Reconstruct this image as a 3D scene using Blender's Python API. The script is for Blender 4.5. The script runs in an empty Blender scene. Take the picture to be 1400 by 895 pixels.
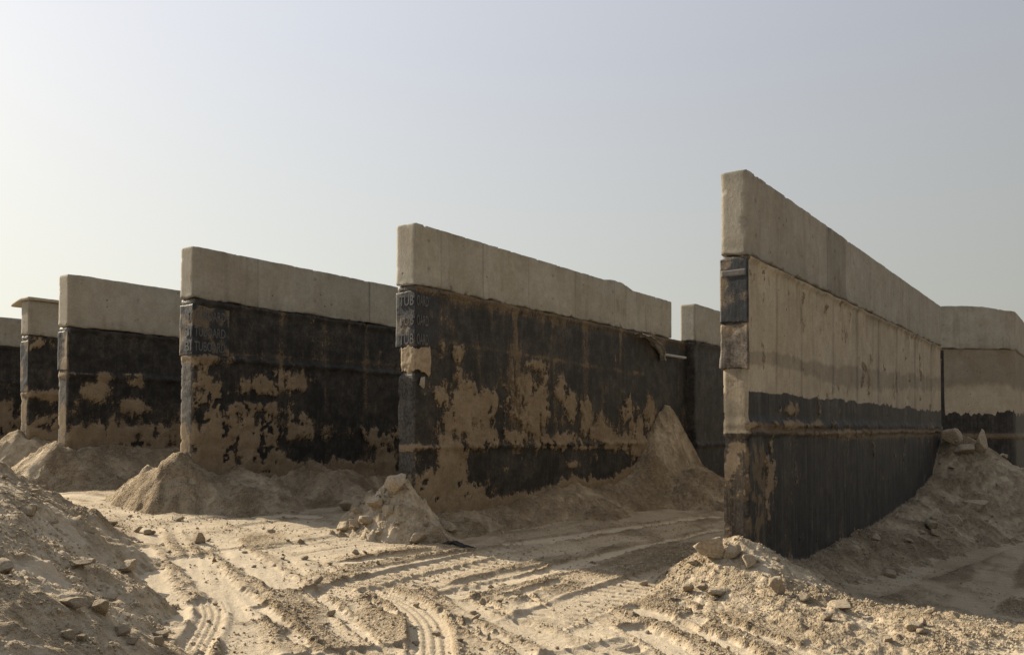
import bpy, math, random
import numpy as np
random.seed(5); RNG = np.random.default_rng(11)
SC = bpy.context.scene
COL = SC.collection

# ------------------------------------------------------------------ camera model
F = 1128.0; PITCH = math.radians(1.5); EYE = np.array([0, 0, 1.7]); HOR = 588.0
PY = HOR - F*math.tan(PITCH)
FW = np.array([0, math.cos(PITCH), math.sin(PITCH)]); UP = np.array([0, -math.sin(PITCH), math.cos(PITCH)])
def ray(x, y): return FW + np.array([1., 0, 0])*(x-700)/F + UP*(PY-y)/F
def at_z(x, y, z): r = ray(x, y); return EYE + r*(z-EYE[2])/r[2]
def project(P):
    v = P - EYE; d = v@FW
    d = np.where(d < .3, .3, d)
    return 700+F*v[..., 0]/d, PY-F*(v@UP)/d

# ------------------------------------------------------------------ noise
def _h(ix, iy, iz, seed):
    n = (ix.astype(np.int64)*374761393 + iy.astype(np.int64)*668265263 + iz.astype(np.int64)*2147483647 + seed*974711) & 0xFFFFFFFF
    n = ((n ^ (n >> 13))*1274126177) & 0xFFFFFFFF
    n = ((n ^ (n >> 16))*2246822519) & 0xFFFFFFFF
    n = n ^ (n >> 15)
    return (n & 0xFFFFFF)/float(0xFFFFFF)
def n2(x, y, seed=0):
    x = np.asarray(x, float); y = np.asarray(y, float)
    ix = np.floor(x); iy = np.floor(y); fx = x-ix; fy = y-iy
    fx = fx*fx*fx*(fx*(fx*6-15)+10); fy = fy*fy*fy*(fy*(fy*6-15)+10)
    z = np.zeros_like(ix)
    a = _h(ix, iy, z, seed); b = _h(ix+1, iy, z, seed); c = _h(ix, iy+1, z, seed); d = _h(ix+1, iy+1, z, seed)
    return (a*(1-fx)+b*fx)*(1-fy) + (c*(1-fx)+d*fx)*fy
def fbm(x, y, o=4, seed=0, g=.5, ridge=False):
    t = 0; a = 1; s = 0
    x = np.asarray(x, float); y = np.asarray(y, float)
    for i in range(o):
        v = n2(x, y, seed+i*17)
        if ridge: v = 1-abs(2*v-1)
        t = t + a*v; s += a; a *= g
        x, y = x*1.62+y*1.18+3.7, y*1.62-x*1.18+9.1
    return t/s
def worley(x, y, seed):
    """lumps: distinct rounded bumps of random size, 0..1"""
    ix = np.floor(x); iy = np.floor(y); z = np.zeros_like(ix); out = np.zeros_like(x)
    for a in (-1, 0, 1):
        for b in (-1, 0, 1):
            cx = ix+a; cy = iy+b; px = cx+_h(cx, cy, z, seed); py = cy+_h(cx, cy, z, seed+1); r = .15+.6*_h(cx, cy, z, seed+2)**2
            ax = .7+.6*_h(cx, cy, z, seed+3)
            d2 = ((x-px)*ax)**2+((y-py)/ax)**2
            out = np.maximum(out, r*np.sqrt(np.clip(1-d2/(r*r), 0, 1)))
    return out
def ss(a, b, v): t = np.clip((v-a)/(b-a), 0, 1); return t*t*(3-2*t)

# ------------------------------------------------------------------ node helper
class NT:
    def __init__(s, tree): s.t = tree; s.n = tree.nodes; s.l = tree.links
    def new(s, t, **k):
        n = s.n.new(t)
        for a, b in k.items(): setattr(n, a, b)
        return n
    def put(s, sock, v):
        if hasattr(v, 'is_output'): s.l.new(v, sock)
        else: sock.default_value = v
    def math(s, op, a, b=0., c=None, clamp=False):
        n = s.new('ShaderNodeMath', operation=op, use_clamp=clamp); s.put(n.inputs[0], a); s.put(n.inputs[1], b)
        if c is not None: s.put(n.inputs[2], c)
        return n.outputs[0]
    def mix(s, f, a, b, mode='MIX'):
        n = s.new('ShaderNodeMix', data_type='RGBA', blend_type=mode); n.clamp_factor = True
        s.put(n.inputs[0], f)
        s.put(n.inputs[6], a if hasattr(a, 'is_output') else (*a, 1)); s.put(n.inputs[7], b if hasattr(b, 'is_output') else (*b, 1))
        return n.outputs[2]
    def noise(s, vec, scale, detail=4, rough=.55, dist=0):
        n = s.new('ShaderNodeTexNoise'); s.put(n.inputs['Vector'], vec); n.inputs['Scale'].default_value = scale
        n.inputs['Detail'].default_value = detail; n.inputs['Roughness'].default_value = rough; n.inputs['Distortion'].default_value = dist
        return n.outputs[0]
    def rng(s, v, a, b, c=0., d=1., smooth=True):
        n = s.new('ShaderNodeMapRange', interpolation_type='SMOOTHSTEP' if smooth else 'LINEAR')
        s.put(n.inputs[0], v)
        for i, q in enumerate((a, b, c, d)): s.put(n.inputs[1+i], q)
        return n.outputs[0]
    def scale(s, v, sc):
        n = s.new('ShaderNodeVectorMath', operation='MULTIPLY'); s.l.new(v, n.inputs[0]); n.inputs[1].default_value = sc; return n.outputs[0]
    def attr(s, name): return s.new('ShaderNodeAttribute', attribute_name=name).outputs['Fac']
    def coords(s):
        tc = s.new('ShaderNodeTexCoord').outputs['Object']; oi = s.new('ShaderNodeObjectInfo').outputs['Location']
        n = s.new('ShaderNodeVectorMath', operation='ADD'); s.l.new(tc, n.inputs[0]); s.l.new(oi, n.inputs[1]); return n.outputs[0]
    def val(s, v, lo, hi):   # multiply factor from noise
        return s.rng(v, .25, .75, lo, hi, False)
    def scl(s, col, f):
        n = s.new('ShaderNodeVectorMath', operation='SCALE'); s.l.new(col, n.inputs[0]); s.put(n.inputs['Scale'], f); return n.outputs[0]
def material(name):
    m = bpy.data.materials.new(name); m.use_nodes = True; t = NT(m.node_tree)
    return m, t, m.node_tree.nodes['Principled BSDF']
def finish(t, b, col, rough, h=None, dist=.01, strength=1., spec=.3):
    t.put(b.inputs['Base Color'], col); t.put(b.inputs['Roughness'], rough); b.inputs['Specular IOR Level'].default_value = spec
    if h is not None:
        n = t.new('ShaderNodeBump'); n.inputs['Distance'].default_value = dist; n.inputs['Strength'].default_value = strength
        t.put(n.inputs['Height'], h); t.l.new(n.outputs[0], b.inputs['Normal'])

SAND_P = (.49, .418, .312); SAND_M = (.385, .313, .218); SAND_B = (.270, .207, .134)
def mat_sand():
    m, t, b = material('sand'); g = t.new('ShaderNodeTexCoord').outputs['Object']
    g = t.coords()
    ro = t.attr('rough')
    n1 = t.noise(g, 1.1, 5); n2_ = t.noise(g, 14, 6, .65); n3 = t.noise(g, 70, 4, .7); n4 = t.noise(g, 5, 4)
    f = t.math('ADD', ro, t.math('MULTIPLY', t.math('SUBTRACT', n2_, .5), .9))
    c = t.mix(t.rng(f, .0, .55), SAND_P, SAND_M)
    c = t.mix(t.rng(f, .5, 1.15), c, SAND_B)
    c = t.scl(c, t.val(n1, .9, 1.1)); c = t.scl(c, t.val(n4, .93, 1.06)); c = t.scl(c, t.val(n3, .86, 1.12))
    vs = []
    for sc in (26, 58):
        v = t.new('ShaderNodeTexVoronoi'); n = t.new('ShaderNodeVectorMath', operation='ADD'); t.l.new(g, n.inputs[0])
        nz = t.new('ShaderNodeTexNoise'); t.l.new(g, nz.inputs['Vector']); nz.inputs['Scale'].default_value = sc*.8
        sv = t.scale(nz.outputs['Color'], (1.2/sc, 1.2/sc, 1.2/sc)); t.l.new(sv, n.inputs[1])
        t.l.new(n.outputs[0], v.inputs['Vector']); v.inputs['Scale'].default_value = sc; v.inputs['Randomness'].default_value = 1.
        vs.append(t.rng(v.outputs['Distance'], 0, .6, 1, 0))
    crumb = t.math('MULTIPLY', t.math('ADD', vs[0], t.math('MULTIPLY', vs[1], .5)), t.rng(t.math('ADD', ro, t.math('MULTIPLY', t.math('SUBTRACT', n4, .5), 1.2)), .1, .8, .10, .8))
    n2_ = t.math('ADD', n2_, crumb)
    h = t.math('ADD', t.math('MULTIPLY', n2_, t.rng(ro, 0, 1, .45, 1.25)), t.math('MULTIPLY', n3, t.rng(ro, 0, 1, .28, .6)))
    finish(t, b, c, .95, h, .035, 1., .12)
    return m
def mat_stone():
    m, t, b = material('stone'); g = t.coords()
    n1 = t.noise(g, 6, 5); n2_ = t.noise(g, 40, 5, .7)
    c = t.mix(t.rng(n1, .35, .65), (.33, .265, .185), (.47, .40, .30)); c = t.scl(c, t.val(n2_, .75, 1.15))
    finish(t, b, c, .92, t.math('ADD', n1, t.math('MULTIPLY', n2_, .5)), .02, .9, .15)
    return m
def concrete_color(t, g, base, tone):
    st = t.noise(t.scale(g, (1, 1, .12)), 7, 5, .6); st2 = t.noise(t.scale(g, (1, 1, .06)), 26, 4, .6)
    n1 = t.noise(g, 1.6, 5, .6); n5 = t.noise(g, 6, 6, .65, .4); n2_ = t.noise(g, 22, 6, .7); n3 = t.noise(g, 120, 3, .7)
    c = t.mix(t.rng(n1, .3, .7), base, tuple(x*k for x, k in zip(base, (.86, .83, .78))))
    c = t.scl(c, t.val(st, .94, 1.04)); c = t.scl(c, t.val(st2, .97, 1.025)); c = t.scl(c, t.val(n5, .87, 1.09)); c = t.scl(c, t.val(n2_, .82, 1.13)); c = t.scl(c, t.val(n3, .86, 1.12))
    c = t.scl(c, tone)
    v = t.new('ShaderNodeTexVoronoi'); t.put(v.inputs['Vector'], g); v.inputs['Scale'].default_value = 5.
    pit = t.math('MULTIPLY', t.rng(v.outputs['Distance'], .05, .13, 1, 0), t.rng(t.noise(g, 5, 2), .48, .58))
    c = t.scl(c, t.rng(pit, 0, 1, 1, .38))
    rs = t.math('MULTIPLY', t.rng(t.noise(t.scale(g, (1, 1, .18)), 4.5, 5, .6), .60, .70), t.rng(n1, .42, .6, 0, .55))
    c = t.mix(rs, c, (.20, .165, .12))
    h = t.math('SUBTRACT', t.math('ADD', n2_, t.math('MULTIPLY', n3, .4)), t.math('MULTIPLY', pit, 1.2))
    return c, h
def mat_concrete(base=(.37, .352, .305)):
    m, t, b = material('concrete'); g = t.coords()
    c, h = concrete_color(t, g, base, t.math('ADD', t.attr('tone'), 1.0))
    du = t.rng(t.math('ADD', t.attr('dust'), t.math('MULTIPLY', t.math('SUBTRACT', t.noise(g, 18, 6, .7), .5), .6)), .42, .62)
    c = t.mix(t.math('MULTIPLY', du, .85), c, (.30, .215, .13))
    finish(t, b, c, .9, h, .008, .9, .2)
    return m
def mat_body():
    m, t, b = material('bitumen_coated_concrete'); g = t.coords()
    tone = t.math('ADD', t.attr('tone'), 1.0)
    cc, ch = concrete_color(t, g, (.44, .39, .305), tone)
    st = t.noise(t.scale(g, (1, 1, .035)), 16, 5, .65); st2 = t.noise(t.scale(g, (1, 1, .05)), 48, 4, .65)
    fine = t.noise(g, 26, 7, .72); big = t.noise(g, 2.2, 5, .6); gr = t.noise(g, 110, 3, .7)
    # black coat with grey wash and brown film
    sk = t.attr('streak'); mott = t.noise(g, 5.5, 7, .7)
    stx = t.math('ADD', t.math('MULTIPLY', sk, st), t.math('MULTIPLY', t.math('SUBTRACT', 1.0, sk), mott))
    k = t.mix(t.math('MULTIPLY', t.rng(stx, .40, .70), t.math('ADD', .45, t.math('MULTIPLY', sk, .75)), clamp=True), (.011, .0108, .0115), (.066, .062, .057))
    k = t.mix(t.math('MULTIPLY', sk, t.rng(st2, .55, .72, 0, .6)), k, (.085, .078, .068))
    gk = t.math('MULTIPLY', t.attr('grey'), t.rng(t.math('ADD', t.math('MULTIPLY', fine, .6), t.math('MULTIPLY', mott, .4)), .36, .62))
    k = t.mix(gk, k, (.135, .127, .115))
    k = t.mix(t.math('MULTIPLY', sk, t.rng(st2, .30, .40, .8, 0)), k, (.008, .008, .009))
    film = t.math('MULTIPLY', t.attr('film'), t.math('ADD', t.math('MULTIPLY', fine, 1.1), t.math('MULTIPLY', mott, .6)))
    sp1 = t.rng(t.math('ADD', t.attr('film'), t.math('MULTIPLY', t.math('SUBTRACT', t.math('ADD', t.math('MULTIPLY', fine, .6), t.math('MULTIPLY', st2, .4)), .5), 2.2)), .50, .78, 0, .5)
    k = t.mix(t.math('ADD', sp1, t.rng(film, .1, 1.3, 0, .55, False)), k, (.135, .098, .060))
    k = t.scl(k, t.val(big, .68, 1.35)); k = t.scl(k, t.val(fine, .6, 1.4)); scr = t.rng(t.noise(t.scale(g, (1, 1, .3)), 85, 3, .6), .66, .70, 0, .22); k = t.mix(scr, k, (.15, .135, .115))
    flk = t.rng(t.noise(g, 60, 3, .6), .70, .74, 0, .7)
    k = t.mix(t.math('MULTIPLY', flk, t.attr('film')), k, (.27, .22, .15))
    # concrete shows above ragged edge
    cm = t.math('ADD', t.attr('conc'), t.math('MULTIPLY', t.math('SUBTRACT', st2, .5), .10))
    cm = t.math('ADD', cm, t.math('MULTIPLY', t.math('SUBTRACT', fine, .5), .35))
    cm = t.rng(cm, .46, .54)
    c = t.mix(cm, k, cc)
    # caked sand
    du = t.math('ADD', t.attr('dust'), t.math('ADD', t.math('MULTIPLY', t.math('SUBTRACT', fine, .5), .85), t.math('MULTIPLY', t.math('SUBTRACT', st2, .5), .38)))
    dm = t.rng(du, .48, .535)
    thin = t.rng(du, .33, .5, 0, .45); c = t.mix(thin, c, (.15, .108, .066))
    dc = t.mix(t.rng(big, .35, .65), (.215, .166, .110), (.268, .212, .146)); dc = t.mix(t.rng(mott, .5, .68, 0, .6), dc, (.165, .122, .078)); dc = t.scl(dc, t.val(fine, .72, 1.2)); dc = t.scl(dc, t.val(gr, .85, 1.12)); dc = t.scl(dc, t.val(st, .9, 1.06))
    c = t.mix(dm, c, dc)
    rg = t.rng(t.math('MAXIMUM', dm, cm), 0, 1, .62, .93)
    h = t.math('ADD', t.math('MULTIPLY', dm, 1.0), t.math('ADD', t.math('MULTIPLY', fine, .8), t.math('MULTIPLY', st2, .25)))
    finish(t, b, c, rg, h, .010, .9, .3)
    return m
def mat_board(name, base, txt=False):
    m, t, b = material(name); g = t.coords()
    n1 = t.noise(g, 9, 5, .65); n2_ = t.noise(g, 45, 4, .7)
    c = t.mix(t.rng(n1, .35, .7), base, tuple(x*1.9+.004 for x in base))
    w = t.new('ShaderNodeTexWave', wave_type='BANDS', bands_direction='Z'); t.put(w.inputs['Vector'], g); w.inputs['Scale'].default_value = 16; w.inputs['Distortion'].default_value = .4
    w2 = t.new('ShaderNodeTexWave', wave_type='BANDS', bands_direction='DIAGONAL'); t.put(w2.inputs['Vector'], t.scale(g, (1, 1, 0))); w2.inputs['Scale'].default_value = 14
    gd = t.math('MULTIPLY', w.outputs['Fac'], w2.outputs['Fac'])
    c = t.scl(c, t.math('ADD', t.math('MULTIPLY', gd, .35), .8)); c = t.scl(c, t.val(n2_, .7, 1.3))
    du = t.rng(t.math('ADD', t.attr('dust'), t.math('MULTIPLY', t.math('SUBTRACT', n2_, .5), .7)), .3, .8)
    c = t.mix(t.math('MULTIPLY', du, .8), c, (.24, .18, .115))
    finish(t, b, c, .6, t.math('ADD', t.math('MULTIPLY', gd, .3), t.math('ADD', n1, n2_)), .003, .6, .35)
    return m
def mat_plain(name, col, rough=.8, var=.25, sc=12):
    m, t, b = material(name); g = t.coords(); n1 = t.noise(g, sc, 5, .65)
    n = t.new('ShaderNodeRGB'); n.outputs[0].default_value = (*col, 1)
    c = t.scl(n.outputs[0], t.val(n1, 1-var, 1+var)); finish(t, b, c, rough, n1, .006, .6, .3); return m
M_SAND = mat_sand(); M_STONE = mat_stone(); M_CONC = mat_concrete(); M_BODY = mat_body()
M_BOARD = mat_board('bitumen_board', (.016, .018, .022)); M_BOARDG = mat_board('worn_grey_board', (.045, .042, .040))
M_TEXT = mat_plain('printed_letter', (.105, .108, .115), .85, .4, 25)
M_TAPE = mat_plain('grey_tape', (.11, .108, .104), .85); M_BROKEN = mat_plain('broken_concrete', (.30, .24, .168), .95, .35, 14)
M_PLASTIC = mat_plain('black_plastic', (.02, .02, .02), .5); M_CLOTH = mat_plain('grey_cloth', (.33, .31, .28), .9); M_PIPE = mat_plain('pale_pipe', (.30, .29, .27), .6)
M_SLAB = mat_plain('coping_concrete', (.36, .33, .27), .9)

# ------------------------------------------------------------------ object helpers
def mesh(name, V, Fc, mat, attrs=None, parent=None, smooth=True):
    me = bpy.data.meshes.new(name); V = np.ascontiguousarray(V, np.float32); Fc = np.ascontiguousarray(Fc, np.int32)
    k = Fc.shape[1]; me.vertices.add(len(V)); me.vertices.foreach_set('co', V.ravel())
    me.loops.add(Fc.size); me.loops.foreach_set('vertex_index', Fc.ravel())
    me.polygons.add(len(Fc)); me.polygons.foreach_set('loop_start', np.arange(0, Fc.size, k, dtype=np.int32))
    me.polygons.foreach_set('loop_total', np.full(len(Fc), k, np.int32))
    me.polygons.foreach_set('use_smooth', np.full(len(Fc), smooth, bool))
    me.update(calc_edges=True); me.validate()
    for a, v in (attrs or {}).items():
        at = me.attributes.new(a, 'FLOAT', 'POINT'); at.data.foreach_set('value', np.ascontiguousarray(v, np.float32))
    me.materials.append(mat)
    o = bpy.data.objects.new(name, me); COL.objects.link(o)
    if parent: o.parent = parent
    return o
def tag(o, label, cat, group=None, kind=None):
    o['label'] = label; o['category'] = cat
    if group: o['group'] = group
    o['kind'] = kind or 'thing'
    return o
def thing(name, label, cat, loc=(0, 0, 0), rz=0, group=None):
    o = bpy.data.objects.new(name, None); o.empty_display_size = .3; COL.objects.link(o); o.location = loc; o.rotation_euler = (0, 0, rz)
    return tag(o, label, cat, group)
def gridfaces(nu, nv, off=0, flip=False):
    i = np.arange((nu-1)*(nv-1)); a = i//(nv-1)*nv + i % (nv-1) + off
    f = np.stack([a, a+nv, a+nv+1, a+1], 1)
    return f[:, ::-1] if flip else f

# ------------------------------------------------------------------ walls: placement from the photo
def unit(a): return np.array([math.sin(a), math.cos(a)])
TOP = 4.9
class Wall:
    """local x = along the wall, local y = away from the visible face, z up"""
    def __init__(s, px, ang, L, th, top=TOP, name=None, pos=None):
        s.P0 = at_z(*px, top) if pos is None else np.array([*pos, top]); s.a = math.radians(ang); s.u = unit(s.a); s.lf = np.array([-s.u[1], s.u[0]])
        s.L = L; s.th = th; s.top = top; s.rz = math.atan2(s.u[1], s.u[0])
    def world(s, S, T, Z):
        xy = s.P0[:2] + np.multiply.outer(S, s.u) + np.multiply.outer(T, s.lf)
        return np.concatenate([xy, np.asarray(Z)[..., None]], -1)
    def hit(s, x, y, off=0.):      # photo pixel -> (s, z) on the visible face
        r = ray(x, y); n = s.lf; k = ((s.P0[:2]+n*off-EYE[:2])@n)/(r[:2]@n); p = EYE+r*k
        return (p[:2]-s.P0[:2])@s.u, p[2]
    def loc(s, x, y):
        d = np.stack([x-s.P0[0], y-s.P0[1]], -1); return d@s.u, d@s.lf
R_ = Wall((1020, 231), 36.2, 13.8, .32)
W2 = Wall((568, 304), 35.5, 9.3, .38)
W3 = Wall((265, 336), 35.7, 9.5, .36)
W4 = Wall((94, 374), 35.3, 9.5, .36)
W5 = Wall((40, 410), 35.5, 9.5, .36)
W6 = Wall((0, 433), 35.5, 9.5, .36); W6.P0 = W6.P0 - np.array([*W6.u, 0])*1.0
W2b = Wall((950, 415), 36.0, 6.5, .38)

# ------------------------------------------------------------------ ground height
def base(x, y):
    q = .816*x-.578*y
    z = -.062*(np.clip(q, -15, 3)+6.5)
    z = z - .28*np.exp(-(((x-6.2)*.8+(y-11)*-.55)/2.2)**2)*ss(2.6, 5.2, x)*ss(30, 16, y)
    return z
def px_ground(x, y, fn=base):
    r = ray(x, y); p = EYE+r*(-(1.9)/r[2])
    for _ in range(25):
        z = float(fn(np.array([p[0]]), np.array([p[1]]))[0]); q = EYE+r*((z-EYE[2])/r[2]); p = p*.4+q*.6
    return p
def seg(x, y, pts):
    """distance, signed side, running length to a polyline"""
    bd = np.full(x.shape, 1e9); bs = np.zeros(x.shape); bl = np.zeros(x.shape); acc = 0
    for a, b in zip(pts[:-1], pts[1:]):
        d = b-a; L = np.hypot(*d); e = d/L
        k = np.clip((x-a[0])*e[0]+(y-a[1])*e[1], 0, L)
        dx = x-a[0]-e[0]*k; dy = y-a[1]-e[1]*k; D = np.hypot(dx, dy); m = D < bd
        bd = np.where(m, D, bd); bs = np.where(m, e[0]*dy-e[1]*dx, bs); bl = np.where(m, acc+k, bl); acc += L
    return bd, bs, bl, acc
def gp(*px): return np.array([px_ground(*q)[:2] for q in px])
def smooth_line(P, n=24):
    t = np.linspace(0, len(P)-1, n); i = np.clip(t.astype(int), 0, len(P)-2); f = t-i
    Q = np.vstack([2*P[0]-P[1], P, 2*P[-1]-P[-2]]); a, b, c, d = Q[i], Q[i+1], Q[i+2], Q[i+3]; f = f[:, None]
    return .5*((2*b)+(-a+c)*f+(2*a-5*b+4*c-d)*f*f+(-a+3*b-3*c+d)*f**3)
STRIPS = [  # (pixels, width m, depth)
    (gp((188, 748), (212, 800), (240, 845)), .36, .03), (gp((262, 762), (296, 800), (345, 840)), .42, .03), (gp((318, 752), (352, 775), (392, 802)), .42, .025),
    (gp((424, 806), (480, 850), (520, 885)), .15, .03), (gp((360, 828), (430, 890)), .17, .025), (gp((505, 822), (560, 850)), .10, .02),
    (gp((620, 812), (700, 793), (800, 770)), .30, .025), (gp((700, 815), (765, 796)), .2, .02), (gp((652, 816), (690, 840)), .09, .03), (gp((725, 816), (795, 852)), .09, .03),
    (gp((868, 830), (950, 862), (1040, 900)), .26, .04), (gp((930, 826), (1020, 862), (1110, 893)), .15, .03), (gp((872, 860), (950, 900)), .26, .03),
    (gp((470, 770), (620, 750)), .3, .02), (gp((220, 700), (420, 706)), .45, .02), (gp((600, 838), (690, 890)), .08, .03), (gp((640, 850), (760, 910)), .10, .025),
    (gp((95, 884), (160, 880)), .5, .02), (gp((80, 676), (160, 684)), .5, .01), (gp((740, 780), (850, 752), (985, 722)), .2, .03), (gp((700, 742), (985, 706)), .3, .03)]
CLEATS = [(gp((470, 808), (600, 776), (760, 742)), .62, .2), (gp((745, 846), (850, 806), (960, 772)), .6, .2), (gp((700, 720), (830, 690), (960, 672)), .55, .2),
          (gp((395, 905), (500, 893), (560, 888)), .34, .16), (gp((770, 900), (850, 884)), .36, .2), (gp((560, 800), (700, 765), (860, 735)), .5, .2), (gp((1180, 800), (1290, 770), (1390, 735)), .6, .22)]
TYRES = [(smooth_line(gp((252, 905), (278, 862), (288, 838), (284, 822))), .27), (smooth_line(gp((515, 808), (556, 824), (584, 852), (590, 900))), .36)]
def detail(x, y):
    """tracks, crumbs and ruts: (height, roughness)"""
    wx = (fbm(x*.7, y*.7, 3, 3)-.5); wy = (fbm(x*.7, y*.7, 3, 4)-.5)
    a1 = .578*x+.816*y; q1 = .816*x-.578*y
    cor = ss(6.7, 8.1, a1+wx*1.6)*ss(-9, -6, x)
    # family of ruts crossing the foreground
    v = x*.877+y*.48+wx*.35; al = -x*.48+y*.877
    r2 = fbm(v/.34, al*.22+wy, 3, 21); r2b = fbm(v/.13, al*.15, 2, 23)
    r1 = fbm(q1/.30+wx*.8, a1*.14, 3, 25); r1b = fbm(q1/.11, a1*.12, 2, 27)
    rr = r2*(1-cor)+r1*cor; rb = r2b*(1-cor)+r1b*cor
    rut = ss(.40, .62, rr)
    fade = ss(40, 18, y)
    h = ((rut-.5)*.030+(rb-.5)*.016)*fade
    rough = .16+.50*rut*ss(.3, .6, fbm(x*1.1, y*1.1, 3, 31))+.2*ss(.5, .7, fbm(x*3, y*3, 3, 33))
    rough = rough+.22*ss(8.0, 9.5, a1)
    h = h + (fbm(x*.9, y*.9, 3, 41)-.5)*.07*fade
    shp = x.shape; x, y, wx, h, rough = (np.ravel(q).copy() for q in (x, y, wx, h, rough))
    def near_track(pts, w):
        q = .4+w; return np.where((x > pts[:, 0].min()-q) & (x < pts[:, 0].max()+q) & (y > pts[:, 1].min()-q) & (y < pts[:, 1].max()+q))[0]
    for pts, w, dep in STRIPS:
        k = near_track(pts, w)
        if not len(k): continue
        X, Y = x[k], y[k]; d, sd, ln, L = seg(X, Y, pts); d = d+wx[k]*.10+(fbm(X*6, Y*6, 4, 51, .65)-.5)*.17
        m = ss(w*.62, w*.40, d); rim = np.exp(-((d-w*.68)/.05)**2)
        h[k] = h[k]*(1-m*.72)+m*(-dep+.010*(fbm(X*2.2+sd*9, Y*2.2, 3, 57)-.5)*2)+rim*.012*ss(w*2, w*.6, d)
        rough[k] = rough[k]*(1-m)+m*.22*ss(.5, .75, fbm(X*4, Y*4, 3, 53))+rim*.25
    for pts, w, sp in CLEATS:
        k = near_track(pts, w)
        if not len(k): continue
        X, Y = x[k], y[k]; d, sd, ln, L = seg(X, Y, pts); d = d+wx[k]*.06; m = ss(w*.54, w*.48, d)
        ph = ((ln+sd*.25+wx[k]*.12)/sp) % 1.0; bar = ss(0, .06, ph)*ss(.40, .32, ph)*ss(w*.02, w*.06, abs(sd)); wear = ss(.34, .52, fbm(X*2.3, Y*2.3, 3, 61))
        h[k] = h[k]*(1-m*.75)+m*(-.014-.038*bar*wear); rough[k] = rough[k]*(1-.6*m)+m*.12
        h[k] += np.exp(-((abs(sd)-w*.55)/.04)**2)*.02*ss(w, w*.5, d)
    for pts, w in TYRES:
        k = near_track(pts, w)
        if not len(k): continue
        X, Y = x[k], y[k]; d, sd, ln, L = seg(X, Y, pts); m = ss(w*.54, w*.48, d)
        rib = ss(.25, .6, .5+.5*np.cos(sd/w*2*math.pi*4.5)); lug = ss(.2, .4, ((ln/.06+abs(sd)*6) % 1))
        h[k] = h[k]*(1-m)+m*(-.036+.015*rib*(.6+.4*lug)); rough[k] = rough[k]*(1-m)+m*.2
        h[k] += np.exp(-((d-w*.62)/.04)**2)*.022
    x, y, wx, h, rough = (q.reshape(shp) for q in (x, y, wx, h, rough))
    # crumbs
    rgh = np.clip(rough, 0, 1)
    cl = fbm(x*13, y*13, 3, 71, .6); cl2 = fbm(x*27, y*27, 2, 73, .6)
    near = ss(20, 10, y)
    wq = worley(x*7+cl, y*7+cl2, 81)*ss(.45, .65, cl2*.5+fbm(x*1.7, y*1.7, 2, 83)*.5); wp = worley(x*15+cl2, y*15, 85)
    h = h+rgh*(ss(.50, .85, cl)*.012+wq*.026+wp*.016+(cl2-.5)*.018)*near+(fbm(x*5, y*5, 2, 77)-.5)*.016*rgh
    return h, np.clip(rgh, 0, 1)

# ------------------------------------------------------------------ mounds (absolute heights)
def clods(x, y, seed, k=1.):
    a = fbm(x*2.0, y*2.0, 4, seed)-.5; b = ss(.5, .85, fbm(x*6, y*6, 3, seed+5, .6)); c = fbm(x*17, y*17, 3, seed+9, .6)-.5
    d = fbm(x*3.1, y*3.1, 3, seed+13, .5, True)-.6
    e = fbm(x*29, y*29, 2, seed+17, .6)-.5
    w1 = worley(x*4.5+c*.6, y*4.5+a*.6, seed+21); w2 = worley(x*10+c, y*10+a, seed+25); w3 = worley(x*19, y*19, seed+29); dn = ss(.36, .6, fbm(x*1.3, y*1.3, 3, seed+33)); sl = fbm(x*.9+y*.5, y*.9-x*.5, 3, seed+37, .5, True)-.6
    return k*(a*.17+c*.04+d*.09+sl*.12+e*.03+dn*(w1*.07+w2*.055)+w3*.03+b*.012), np.clip(.45+a*1.1+c*.9+b*.2, 0, 1)
def cone(x, y, c, z, slope, rr=.25, sx=1., ang=0.):
    dx = x-c[0]; dy = y-c[1]; e = dx*math.cos(ang)+dy*math.sin(ang); f = -dx*math.sin(ang)+dy*math.cos(ang)
    d = np.sqrt(np.where(e > 0, e/sx, e)**2+f*f+rr*rr)-rr
    return z-slope*d
def bank(W, px, slope, x, y, s0, s1, end=.9):
    S, T = W.loc(x, y); hit = sorted(W.hit(*q) for q in px); sv = np.array([h[0] for h in hit]); zv = np.array([h[1] for h in hit])
    z = np.interp(S, sv, zv); d = np.maximum(-T, 0)
    over = np.maximum(s0-S, 0)+np.maximum(S-s1, 0)
    z = z-slope*(np.sqrt(d*d+.02)-.14)-end*over
    return np.where(T > .35, -9, z)
def ptz(W, s, t): return W.P0[:2]+W.u*s+W.lf*t
HEAP_FOOT = gp((206, 738), (190, 800), (205, 850), (232, 905))
def m_heap(x, y):
    hd = np.array([.42, -.907]); pn = np.array([-.907, -.42]); p0 = HEAP_FOOT[0]
    dx = x-p0[0]; dy = y-p0[1]; d = dx*pn[0]+dy*pn[1]; al = dx*hd[0]+dy*hd[1]
    d = d+(fbm(x*.8, y*.8, 3, 101)-.5)*.7-np.maximum(-al-.1, 0)*.55
    z = base(x, y)-.02+.66*d-.17*np.maximum(d-.9, 0)**1.25
    z = np.where(d > 3.2, z-(d-3.2)*1.1, z)
    return z
def m_rend(x, y):
    a = ptz(R_, -.05, .12); z = cone(x, y, a, .40, .66, .15, 1.25, math.radians(-50))
    b = px_ground(985, 812)[:2]; z = np.maximum(z, cone(x, y, b, base(b[0], b[1])+.15, .26, .3, 1.9, math.radians(-38)))
    c = px_ground(1120, 838)[:2]; z = np.maximum(z, cone(x, y, c, base(c[0], c[1])+.12, .22, .3, 2.6, math.radians(-36)))
    c = px_ground(1250, 872)[:2]; return np.maximum(z, cone(x, y, c, base(c[0], c[1])+.10, .2, .3, 2.4, math.radians(-36)))
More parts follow.
